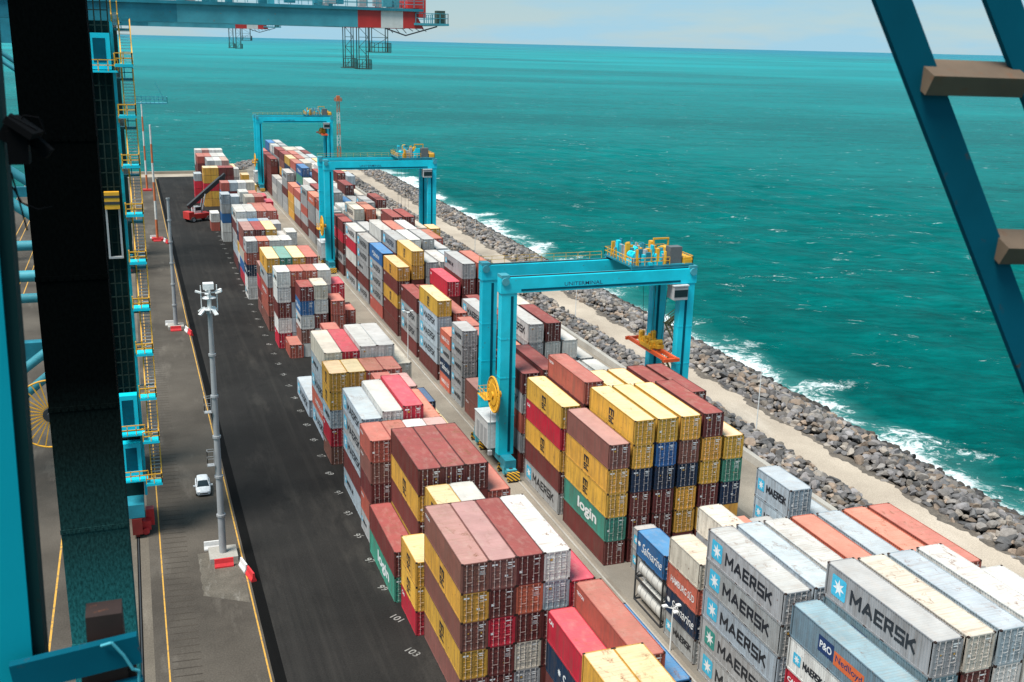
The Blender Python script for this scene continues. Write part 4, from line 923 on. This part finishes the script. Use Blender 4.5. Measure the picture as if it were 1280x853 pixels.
# ------------------------------------------------------------------ ship-to-shore cranes along the rail
def shore_crane(loc, label, detail=True, walkway=False):
    t = thing('shore_crane', label, 'crane', loc, group='ship-to-shore cranes on the quay rail')
    for y0 in (0., 18.):
        for x0 in (0., -30.):
            mb = MB(); mb.box(x0-1, x0+1, y0-.8, y0+.8, 4.2, 57); o = build(mb, 'leg', 'shaded_teal' if x0 == 0 else 'crane_teal', t)  # landward legs: shade put into a darker teal
            mb = MB(); mb.box(x0-.9, x0+.9, y0-3.6, y0+3.6, 2.6, 4.2); build(mb, 'equaliser', 'crane_teal', t)
            for k in (-2.6, 0, 2.6):
                mb = MB(); mb.box(x0-.55, x0+.55, y0+k-1.1, y0+k+1.1, .55, 2.5)
                for s in (-.55, .55): mb.tube((x0-.2, y0+k+s, .46), (x0+.2, y0+k+s, .46), .42, 14)
                build(mb, 'bogie', 'bogie_red', t)
    for y0 in (0., 18.):
        mb = MB(); mb.tube((-30, y0, 30.5), (0, y0, 30.5), .62, 14); o = build(mb, 'tie_beam', 'crane_blue_old', t); smoothby(o)
        mb = MB(); mb.tube((-30, y0, 54), (-1, y0, 31.5), .55, 14); o = build(mb, 'brace', 'crane_blue_old', t); smoothby(o)
        mb = MB(); mb.box(-29, -1, y0-.7, y0+.7, 54.6, 57); build(mb, 'upper_beam', 'crane_teal', t)
    mb = MB(); mb.tube((-30, 9, 26), (0, 9, 26), .55, 14); o = build(mb, 'tie_beam', 'crane_blue_old', t); smoothby(o)
    mb = MB(); mb.tube((-14, 9, 15.5), (0, 9, 26), .55, 12); mb.tube((-16, 12, 10), (0, 12, 23), .55, 12); o = build(mb, 'brace', 'crane_blue_old', t); smoothby(o)
    mb = MB(); mb.box(-29, -1, 17.2, 18.8, 16, 18.4); build(mb, 'portal_beam', 'crane_teal', t)
    # twin girders with a banded landward end
    for y0 in (3.6, 12.6):
        for x0, x1, mt in ((-60, 8.0, 'crane_teal'), (8.0, 27.8, 'crane_blue_old'), (27.8, 30.5, 'safety_red'), (30.5, 33.1, 'mark_white')):
            mb = MB(); mb.box(x0, x1, y0, y0+1.5, 57.1, 59.35); build(mb, 'girder', mt, t)
        mb = MB(); mb.prism([(33.1, 57.1), (35.6, 57.1), (34.3, 59.35), (33.1, 59.35)], y0, y0+1.5, 'y'); build(mb, 'girder', 'safety_red', t)
        mb = MB(); mb.box(-40, 35.5, y0-.25, y0-.05, 59.0, 59.3); build(mb, 'ledge', 'crane_teal', t)
    mb = MB(); mb.box(34.4, 38.6, 3.4, 14.4, 57.5, 57.75); mb.rail([(34.6, 3.5, 57.75), (38.5, 3.5, 57.75), (38.5, 14.3, 57.75), (34.6, 14.3, 57.75)], 1.1, .035, 1.0); build(mb, 'end_platform', 'crane_blue_old', t)
    mb = MB(); mb.box(37.2, 38.2, 3.7, 4.7, 57.75, 59.2); build(mb, 'switch_box', 'mesh_green', t)
    mb = MB(); mb.rail([(-10, 3.5, 59.4), (35.5, 3.5, 59.4)], 1.15, .03, 1.1, bars=(1, .66, .33)); mb.rail([(8, 8.0, 59.4), (35, 8.0, 59.4)], 1.15, .03, 1.3); build(mb, 'walkway_rail', 'crane_blue_old', t)
    rr = random.Random(3); mb = MB()
    for k in range(22): mb.cbox((rr.uniform(8, 33), rr.uniform(4.2, 12), 60.0), (rr.uniform(.3, 1.6), rr.uniform(.5, 1.5), rr.uniform(.5, 1.4)), k % 3)
    build(mb, 'machinery', ['crane_teal', 'light_grey', 'crane_blue_old'], t)
    mb = MB(); mb.box(34.0, 35.4, 5, 12, 59.4, 62.4); mb.box(35.4, 36.2, 5, 12, 58.4, 60.4); build(mb, 'rope_anchor', 'safety_red', t)
    mb = MB()   # truss bracket under the end
    mb.beam((31.0, 3.6, 57.05), (33.4, 3.6, 56.3), .14, .14); mb.beam((33.4, 3.6, 56.3), (37.2, 3.6, 57.4), .14, .14)
    for k in range(6): mb.beam((31.4+k*.8, 3.6, 57.1), (31.9+k*.8, 3.6, 56.55 if k < 3 else 56.8), .07, .07)
    build(mb, 'end_bracket', 'dark_metal', t)
    for x0, w, d in ((26.3, .95, 4.5), (27.9, 1.1, 4.6), (29.4, 1.9, 2.7)):
        mb = MB()
        for xx in (x0, x0+w):
            for yy in (3.7, 5.0): mb.beam((xx, yy, 57.1), (xx, yy, 57.1-d), .09, .09)
        z = 57.1; fl = 1
        while z > 57.1-d+.6:
            mb.beam((x0, 3.7, z-1.1), (x0+w, 3.7, z-1.1), .06, .06); mb.beam((x0 if fl > 0 else x0+w, 3.7, z), (x0+w if fl > 0 else x0, 3.7, z-1.1), .05, .05); z -= 1.1; fl = -fl
        mb.box(x0-.25, x0+w+.3, 3.3, 5.4, 57.1-d-.08, 57.1-d); mb.rail([(x0-.25, 3.35, 57.1-d), (x0+w+.3, 3.35, 57.1-d), (x0+w+.3, 5.35, 57.1-d)], 1.0, .03, .5)
        build(mb, 'hanging_cage', 'mesh_green', t)
    if walkway:
        mb = MB(); mb.box(3.5, 11.0, -1.5, 1.2, 39.6, 39.9); mb.rail([(3.5, -1.5, 39.9), (11, -1.5, 39.9), (11, 1.2, 39.9), (3.5, 1.2, 39.9)], 1.3, .05, .9); mb.beam((8.6, -1.2, 44.5), (10.6, -1.2, 40), .12, .12); build(mb, 'service_walkway', 'crane_blue_old', t)
        mb = MB(); mb.box(1.0, 3.5, -.4, .4, 39.0, 39.6); build(mb, 'walkway_arm', 'crane_teal', t)
    if not detail: return t
    # lift mast in front of the near landward leg
    mb = MB()
    for xx in (-.95, -.35, .3, .95): mb.beam((xx, -1.35, 8), (xx, -1.35, 62), .13, .13)
    z = 8.5
    while z < 61.5: mb.box(-1.0, 1.0, -1.40, -1.28, z, z+.10); z += 1.5
    build(mb, 'lift_mast', 'mast_dark', t)
    mb = MB(); mb.box(-1.12, -1.0, -1.35, -.85, 8, 62); build(mb, 'rack', 'light_grey', t)
    for z, h in ((7.4, 3.9), (12.9, 4.1), (52.2, 3.6)):
        mb = MB(); mb.box(-1.15, 1.0, -2.7, -1.42, z, z+h, 0); mb.box(-.65, .55, -2.73, -2.705, z+.7, z+h-.5, 1); g_ = build(mb, 'lift_landing', ['crane_blue', 'near_teal_dark'], t)
        mb = MB(); mb.box(-1.2, 1.6, -4.0, -2.75, z-.25, z-.1); build(mb, 'landing_floor', 'crane_blue', g_)
        mb = MB(); mb.rail([(-1.2, -3.95, z-.1), (1.6, -3.95, z-.1)], 1.1, .045, .9); build(mb, 'landing_rail', 'safety_yellow', g_)
    mb = MB(); mb.box(-.75, .75, -2.3, -1.42, 37.8, 39.6, 0); mb.box(-.78, .78, -2.34, -2.305, 38.3, 38.6, 1); mb.box(-.78, .78, -2.34, -2.305, 39.0, 39.25, 1); build(mb, 'lift_car', ['safety_yellow', 'dark_metal'], t)
    mb = MB(); mb.box(-.75, -.55, -1.9, -1.42, 32.6, 37.8); mb.box(.55, .75, -1.9, -1.42, 32.6, 37.8); mb.box(-.75, .75, -1.95, -1.42, 32.4, 32.6); build(mb, 'lift_frame', 'light_grey', t)
    mb = MB(); mb.cbox((0, 0, 0), (.74, .24, .05)); TREAD = mb.mesh('tread', ['light_grey'])
    mb = MB(); mb.box(1.05, 1.35, -1.0, .6, 4.2, 57); build(mb, 'stair_column', 'crane_blue', t)
    z = 6.9; dz = 5.1; dm = 3.5
    while z < 57:
        f_ = MB(); f_.box(1.3, 3.05, -4.3, -2.6, z-.28, z); pl = build(f_, 'stair_landing', 'crane_blue', t)
        f_ = MB(); f_.rail([(1.35, -4.25, z), (3.0, -4.25, z), (3.0, -2.6, z)], 1.1, .05, .8); build(f_, 'landing_rail', 'safety_yellow', pl)
        f_ = MB(); f_.box(1.3, 3.05, 1.2, 2.2, z+dm-.25, z+dm); f_.rail([(1.35, 2.15, z+dm), (3.0, 2.15, z+dm), (3.0, 1.2, z+dm)], 1.1, .05, .8); build(f_, 'rear_landing', 'crane_teal', t)
        for x0, x1, a, b2, nm in ((1.95, 3.05, (-2.7, z), (1.3, z+dm), 0), (1.3, 1.9, (1.3, z+dm), (-2.7, z+dz), 1)):
            fl = MB()
            for xx in (x0, x1):
                fl.beam((xx, a[0], a[1]-.1), (xx, b2[0], b2[1]-.1), .12, .36)
                fl.beam((xx, a[0], a[1]+1.0), (xx, b2[0], b2[1]+1.0), .12, .12)
                for k in (0, .5, 1): fl.beam((xx, a[0]+(b2[0]-a[0])*k, a[1]+(b2[1]-a[1])*k), (xx, a[0]+(b2[0]-a[0])*k, a[1]+(b2[1]-a[1])*k+1.0), .07, .07)
            fo_ = build(fl, 'flight', 'safety_yellow', t)
            for k in range(1, 12): ob('tread', TREAD, fo_, ((x0+x1)/2, a[0]+(b2[0]-a[0])*k/12, a[1]+(b2[1]-a[1])*k/12), scale=((x1-x0)/.74, 1, 1))
        z += dz
    mb = MB(); mb.box(1.0, 1.9, -1.6, -.6, .6, 2.6); mb.box(.3, 1.5, -2.6, -1.4, .5, 1.6); mb.tube((.9, -3.0, .5), (.9, -2.2, .5), .4, 12); build(mb, 'rail_clamp', 'barrier_red', t)
    # big flat cable reel
    rl = bpy.data.objects.new('cable_reel', None); COL.objects.link(rl); rl.parent = t; rl.location = (-8.1, -1.0, 15.1); rl.rotation_euler = (0, 0, R_(90))
    mb = MB(); K = 48; R = 3.9
    for a in range(K):
        mb.tube((0, R*math.cos(2*math.pi*a/K), R*math.sin(2*math.pi*a/K)), (0, R*math.cos(2*math.pi*(a+1)/K), R*math.sin(2*math.pi*(a+1)/K)), .1, 6)
    build(mb, 'rim', 'safety_yellow', rl)
    mb = MB(); mb.beam((0, .5, 0), (0, R, 0), .12, .12); sm_ = mb.mesh('spoke', ['safety_yellow'])
    for a in range(28): ob('spoke', sm_, rl, rot=(2*math.pi*a/28, 0, 0))
    mb = MB(); mb.tube((-.5, 0, 0), (.5, 0, 0), .8, 18); mb.tube((-.9, 0, 0), (-.3, 0, 0), .35, 12); build(mb, 'hub', 'dark_metal', rl)
    mb = MB(); mb.box(-8.6, -1.0, -.3, .3, 14.7, 15.4); build(mb, 'reel_arm', 'crane_teal', t)
    return t
shore_crane((-2.3, 122, 0), 'teal ship-to-shore crane with yellow stair tower and red-and-white girder end')
shore_crane((-2.3, 268, 0), 'distant ship-to-shore crane whose small banded girder end shows under the nearer girder', False, True)

# crane that carries the viewpoint
t = thing('shore_crane', 'crane leg darkened by painted shade, with out-of-focus teal post, bar and stair beside it', 'crane', (0, 0, 0), group='ship-to-shore cranes on the quay rail')
mb = MB(); mb.box(-3.15, -1.0, 36, 38, 4.2, 70); mb.box(-3.2, -.9, 32.5, 41.5, 2.6, 4.2); lg_ = build(mb, 'leg', 'shaded_leg', t)
for z_ in (35.2, 39.6, 44.0, 48.4, 52.8):
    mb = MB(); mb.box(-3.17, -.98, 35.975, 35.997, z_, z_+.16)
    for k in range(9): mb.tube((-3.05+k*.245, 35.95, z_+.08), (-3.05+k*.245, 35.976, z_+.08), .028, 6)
    build(mb, 'splice_plate', 'shaded_leg', lg_)
for k in (-3.2, 0, 3.2):
    mb = MB(); mb.box(-2.85, -1.75, 37+k-1.3, 37+k+1.3, .5, 2.6)
    for s in (-.7, .7): mb.tube((-2.5, 37+k+s, .46), (-2.1, 37+k+s, .46), .42, 14)
    build(mb, 'bogie', 'bogie_red', t)
Z0 = 56.18
def ray(u, d): return Vector((u[0]*d, d, Z0+u[1]*d))
eT, eB = Vector((-.475, 5.1, Z0+.9)), Vector((-.596, 5.1, Z0-4.2))
mb = MB(); mb.beam(eT+Vector((-.139, 0, 0)), eB+Vector((-.139, 0, 0)), .17, .18, up=(0, 1, 0)); build(mb, 'post', 'near_blue', t)
mb = MB(); mb.beam(eT+Vector((-.026, .03, 0)), eB+Vector((-.026, .03, 0)), .052, .2, up=(0, 1, 0)); build(mb, 'post_shade_strip', 'shaded_teal', t)  # dark strip: shade on the post's side, put into its colour
mb = MB(); mb.beam((-.70, 4.9, Z0-2.96), (-.13, 4.9, Z0-2.90), .05, .15, up=(0, 0, 1)); build(mb, 'cross_bar', 'near_teal_dark', t)
mb = MB(); mb.beam((-.44, 4.9, Z0-3.16), (-.12, 4.9, Z0-3.13), .05, .12); build(mb, 'cross_bar', 'near_teal_dark', t)
mb = MB(); mb.taper(-.375, -.19, 4.96, 5.12, Z0-3.35, Z0-2.74, .9); mb.box(-.41, -.155, 4.98, 5.1, Z0-3.2, Z0-2.95); build(mb, 'clamp', 'rust_dark', t)
def cable(name, pts, r, mat):
    mb = MB()
    for a, b2 in zip(pts[:-1], pts[1:]): mb.tube(a, b2, r, 6)
    o = build(mb, name, mat, t); smoothby(o, 80); return o
cable('tie_wire', [(-.30, 4.86, Z0-2.84), (-.25, 4.84, Z0-2.82), (-.20, 4.84, Z0-2.9), (-.165, 4.84, Z0-2.98), (-.14, 4.85, Z0-3.0), (-.145, 4.86, Z0-3.14)], .008, 'crane_blue_old')
# floodlight on the post
mb = MB(); mb.beam((-.5, 5.0, Z0-.40), (-.40, 5.0, Z0-.46), .1, .11); mb.beam((-.47, 4.98, Z0-.37), (-.37, 4.95, Z0-.44), .13, .03); mb.box(-.49, -.41, 4.94, 5.06, Z0-.56, Z0-.42); mb.beam((-.40, 5, Z0-.45), (-.33, 4.97, Z0-.52), .03, .05); fl_ = build(mb, 'floodlight', 'soot_black', t)
cable('cable', [(-.46, 5.0, Z0-.42), (-.42, 5, Z0-.36), (-.36, 5, Z0-.37), (-.34, 5, Z0-.44)], .004, 'soot_black')
cable('cable', [(-.49, 5.0, Z0-.66), (-.46, 5, Z0-.73), (-.40, 5, Z0-.76), (-.34, 5, Z0-.75)], .004, 'soot_black')
cable('cable', [(-.49, 5.0, Z0-.6), (-.47, 5, Z0-.72), (-.45, 5, Z0-.85)], .004, 'soot_black')
# inclined ladder to the right
d = 4.0
def rp(x, y): # direction through a pixel, at depth d along +Y
    c = np.array([x-640, -(y-426.5), -1325.9])@CAM_R; return Vector((c[0]/c[1]*d, d, Z0+c[2]/c[1]*d))
for a, b2 in (((1092, -60), (1304, 500)), ((1229, -60), (1448, 520))):
    p, q = rp(*a), rp(*b2)
    mb = MB(); mb.beam(p, q, .165, .03, up=(0, 1, 0)); build(mb, 'ladder_stile', 'near_teal_dark', t)
for (x0, y0, x1, y1) in ((1150, 96, 1270, 100), (1243, 308, 1400, 312), (1330, 520, 1480, 524)):
    p, q = rp(x0, y0), rp(x1, y1); mb = MB(); mb.beam(p, q, .16, .095, up=(0, -.5, 1)); build(mb, 'tread', 'rusty_steel', t)

# ------------------------------------------------------------------ light masts and their barriers
def barrier(loc, rz, red, label):
    mb = MB(); mb.prism([(-.3, 0), (.3, 0), (.3, .18), (.14, .5), (.09, 1.0), (-.09, 1.0), (-.14, .5), (-.3, .18)], -1.0, 1.0, 'y')
    o = build(mb, 'barrier', 'barrier_red' if red else 'barrier_white'); o.location = loc; o.rotation_euler = (0, 0, rz); tag(o, label, 'barrier', 'plastic barriers round the masts')
def mast(x, y, h, label, bands=False, heads=True):
    t = thing('light_mast', label, 'light mast', (x, y, 0), group='tall light masts on the quay')
    secs = 6; r0, r1 = (.40, .24) if not bands else (.36, .24)
    for k in range(secs):
        a, b2 = k/secs, (k+1)/secs; mb = MB(); mb.tube((0, 0, h*a+.6), (0, 0, h*b2+.6), r0+(r1-r0)*a, 12, 0, r0+(r1-r0)*b2)
        mt = 'galvanised' if not bands else ('signal_orange' if k % 2 == 0 else 'mark_white')
        o = build(mb, 'shaft', mt, t); smoothby(o)
        if not bands:
            mb = MB(); mb.tube((0, 0, h*b2+.35), (0, 0, h*b2+.6), r0+(r1-r0)*b2+.12, 12); build(mb, 'collar', 'galvanised', t)
    mb = MB(); mb.box(-1.5, 1.5, -1.5, 1.5, 0, .6); build(mb, 'plinth', 'kerb' if not bands else 'safety_red', t)
    if heads:
        mb = MB()
        for z in (h+.8, h+2.0): mb.tube((0, 0, z), (0, 0, z+.08), .7, 12)
        for a in range(4): mb.beam((.8*math.cos(a*1.57), .8*math.sin(a*1.57), h+.6), (.8*math.cos(a*1.57), .8*math.sin(a*1.57), h+3.4), .09, .09)
        mb.tube((0, 0, h+.4), (0, 0, h+3.0), .2, 8); build(mb, 'head_frame', 'lamp_white', t)
        for k in range(9):
            a = k*2*math.pi/9+.3; zc = h+(.9 if k % 2 else 2.6); p = Vector((.75*math.cos(a), .75*math.sin(a), zc)); q = p+Vector((.6*math.cos(a), .6*math.sin(a), -.45 if k % 2 else .2))
            mb = MB(); mb.beam(p, q, .38, .16); mb.beam((0, 0, zc), p, .06, .06); build(mb, 'floodlight', 'lamp_white', t)
        mb = MB(); mb.box(-.55, .5, -.45, .5, h+3.0, h+3.6); build(mb, 'winch_box', 'lamp_white', t)
        for z in (h*.40, h*.62):
            mb = MB(); mb.box(-1.15, -.35, -.4, .4, z, z+.06); mb.rail([(-1.1, -.35, z), (-1.1, .35, z), (-.4, .35, z)], 1.7, .02, .5, bars=(1, .5)); mb.rail([(-1.1, -.35, z), (-.4, -.35, z)], 1.7, .02, .5, bars=(1, .5)); build(mb, 'rest_platform', 'galvanised', t)
    return t
mast(6.55, 111.2, 27.6, 'tall grey light mast with white floodlight crown beside the white car')
mast(5.9, 211.5, 25.0, 'slim grey light mast beyond the white car, red barriers at foot', heads=False)
mast(5.2, 308, 31, 'orange-and-white banded mast beyond the grey masts', True, False)
mast(4.5, 408, 31, 'orange-and-white banded mast near the parapet end', True, False)
for i, (mx_, my_, w_) in enumerate(((6.55, 111.2, 'the floodlight mast'), (5.9, 211.5, 'the slim grey mast'), (5.2, 308, 'the banded mast'))):
    barrier((mx_-.1, my_-2.4, 0), R_(90), True, 'red plastic barrier across the foot of '+w_)
    barrier((mx_+1.9, my_-3.6, 0), R_(12), False, 'white plastic barrier at the corner of '+w_)
    barrier((mx_+2.4, my_-5.8, 0), R_(12), True, 'red plastic barrier near the drain by '+w_)
    barrier((mx_-.9, my_+2.2, 0), R_(90), False, 'white plastic barrier behind '+w_)
def thin_pole(x, y, h, label, arms=True):
    t = thing('lamp_post', label, 'lamp post', (x, y, 0), group='thin lamp posts')
    mb = MB(); mb.tube((0, 0, 0), (0, 0, h), .09, 8, 0, .05); build(mb, 'shaft', 'lamp_white', t)
    if arms:
        for a in (20, 140, 260):
            mb = MB(); mb.beam((0, 0, h-.1), (.7*math.cos(R_(a)), .7*math.sin(R_(a)), h), .06, .06); mb.cbox((.8*math.cos(R_(a)), .8*math.sin(R_(a)), h+.02), (.5, .4, .14)); build(mb, 'lamp_head', 'lamp_white', t)
thin_pole(45.55, 79.4, 4.6, 'thin white lamp post in the aisle before the tank stack')
thin_pole(44.6, 179, 9.0, 'thin white lamp post in the aisle past the spreader gantry')
for i, y_ in enumerate((128, 198, 268)): thin_pole(85.3, y_, 11, 'thin grey pole beside the sand track, %s from tank stack' % ORD[i], False)

# ------------------------------------------------------------------ lattice tower at the far end
t = thing('lattice_tower', 'slender red-and-white lattice tower behind the farthest gantry', 'tower', (78.5, 428, 0))
w0, w1, ht = .75, .45, 31.
for k in range(7):
    mb = MB(); za, zb = ht*k/7, ht*(k+1)/7; wa, wb = w0+(w1-w0)*k/7, w0+(w1-w0)*(k+1)/7
    for sx in (-1, 1):
        for sy in (-1, 1): mb.beam((sx*wa, sy*wa, za), (sx*wb, sy*wb, zb), .13, .13)
    for s in (-1, 1):
        for q in range(2):
            a, b2 = za+(zb-za)*q/2, za+(zb-za)*(q+1)/2
            mb.beam((-wa, s*wa, a), (wb, s*wb, b2), .08, .08); mb.beam((s*wa, wa, a), (s*wb, -wb, b2), .08, .08); mb.beam((-wb, s*wb, b2), (wb, s*wb, b2), .08, .08)
    build(mb, 'section', 'signal_orange' if k % 2 == 0 else 'mark_white', t)
mb = MB(); mb.box(-1.3, 1.3, -1.3, 1.3, ht, ht+.15); mb.rail([(-1.3, -1.3, ht), (1.3, -1.3, ht), (1.3, 1.3, ht), (-1.3, 1.3, ht), (-1.3, -1.3, ht)], 1.2, .05, .8); mb.cbox((0, 0, ht+1.2), (1.3, 1.3, 1.8)); build(mb, 'lamp_platform', 'signal_orange', t)

# ------------------------------------------------------------------ white car facing the camera
t = thing('car', 'small white hatchback car driving along the concrete quay', 'car', (5.65, 130.2, 0), R_(-1))
def loft(secs, mat, name, parent, sm=40):
    """secs: (y, [(x,z) half outline from bottom centre out and up])"""
    mb = MB(); n_ = len(secs[0][1]); K = 2*n_
    for y_, half in secs: mb.v += [(x, y_, z) for x, z in half]+[(-x, y_, z) for x, z in half[::-1]]
    fs = []
    for i in range(len(secs)-1): fs += [(i*K+a, i*K+(a+1) % K, (i+1)*K+(a+1) % K, (i+1)*K+a) for a in range(K)]
    fs += [tuple(range(K))[::-1], tuple((len(secs)-1)*K+a for a in range(K))]
    mb.f += fs; mb.m += [0]*len(fs); o = build(mb, name, mat, parent); smoothby(o, sm); return o
def half(w, zb, zs, zt): return [(w*.86, zb), (w, zb+.14), (w*1.02, (zb+zs)/2), (w*.97, zs), (w*.86, zt), (w*.3, zt+.03)]
loft([(-2.12, half(.62, .34, .58, .62)), (-2.02, half(.80, .26, .66, .74)), (-1.5, half(.89, .22, .80, .90)), (-.95, half(.91, .22, .90, .99)), (.2, half(.92, .22, .94, 1.0)), (1.5, half(.91, .22, .95, 1.02)), (2.0, half(.86, .28, .93, 1.03)), (2.13, half(.74, .38, .86, .94))], 'car_white', 'body', t)
loft([(-1.05, [(.1, .9), (.78, .9), (.80, .95), (.76, .98), (.5, 1.0), (.1, 1.0)]), (-.25, [(.1, .9), (.80, .9), (.80, 1.0), (.66, 1.40), (.5, 1.47), (.1, 1.49)]), (.6, [(.1, .9), (.80, .9), (.80, 1.0), (.67, 1.46), (.5, 1.54), (.1, 1.56)]), (1.5, [(.1, .9), (.80, .9), (.79, 1.0), (.66, 1.42), (.5, 1.50), (.1, 1.52)]), (2.02, [(.1, .9), (.76, .9), (.74, 1.0), (.62, 1.16), (.5, 1.22), (.1, 1.24)])], 'car_glass', 'windows', t)
loft([(-.22, [(.1, 1.44), (.60, 1.40), (.655, 1.42), (.6, 1.48), (.45, 1.505), (.1, 1.52)]), (.6, [(.1, 1.48), (.62, 1.46), (.68, 1.48), (.6, 1.55), (.45, 1.58), (.1, 1.60)]), (1.62, [(.1, 1.44), (.6, 1.42), (.66, 1.43), (.58, 1.50), (.45, 1.53), (.1, 1.55)])], 'car_white', 'roof', t)
for s in (-1, 1):
    mb = MB(); mb.beam((s*.76, -1.0, .97), (s*.62, -.22, 1.45), .07, .06); build(mb, 'pillar', 'car_white', t)
    mb = MB(); mb.cbox((s*1.06, -.72, 1.02), (.26, .14, .17)); build(mb, 'mirror', 'car_white', t)
    mb = MB(); mb.cbox((s*.60, -2.06, .64), (.34, .12, .12)); build(mb, 'headlight', 'light_grey', t)
    for y_ in (-1.32, 1.32):
        wh = bpy.data.objects.new('wheel', None); COL.objects.link(wh); wh.parent = t; wh.location = (s*.82, y_, .33)
        ob('tyre', TY, wh, scale=(.4, .423, .423)); ob('rim', RM, wh, scale=(.42, .423, .423))
mb = MB(); mb.box(-.5, .5, -2.13, -2.05, .42, .56); build(mb, 'grille', 'rubber', t)

# ------------------------------------------------------------------ reach stacker
t = thing('reach_stacker', 'dark red reach stacker with raised boom at the yellow boxes', 'reach stacker', (18.3, 338, 0), R_(-62))
mb = MB(); mb.box(-1.6, 1.6, -3.8, 3.4, 1.0, 2.5); mb.box(-1.75, 1.75, -4.4, -2.6, 1.0, 3.2); build(mb, 'chassis', 'safety_red', t)
mb = MB(); mb.box(-.9, .9, -2.0, .2, 2.5, 4.6, 0); mb.box(-.92, .92, -1.6, .22, 3.4, 4.4, 1); build(mb, 'cab', ['lamp_white', 'car_glass'], t)
mb = MB(); mb.beam((0, -3.6, 4.6), (0, 8.4, 12.6), 1.0, 1.25); mb.beam((0, 7.6, 12.0), (0, 9.8, 13.6), .8, .95); build(mb, 'boom', 'dark_metal', t)
for s in (-.6, .6):
    mb = MB(); mb.tube((s, .6, 2.5), (s, 2.2, 8.2), .2, 8); build(mb, 'lift_cylinder', 'light_grey', t)
mb = MB(); mb.box(-.25, .25, 9.0, 9.6, 11.4, 13.2); mb.box(-3.0, 3.0, 8.7, 9.9, 11.0, 11.5); build(mb, 'spreader', 'dark_metal', t)
for sx in (-1, 1):
    for y_ in (-3.0, 2.4):
        wh = bpy.data.objects.new('wheel', None); COL.objects.link(wh); wh.parent = t; wh.location = (sx*1.75, y_, .85)
        ob('tyre', TY, wh, scale=(1.3, 1.09, 1.09)); ob('rim', RM, wh, scale=(1.3, 1.09, 1.09))
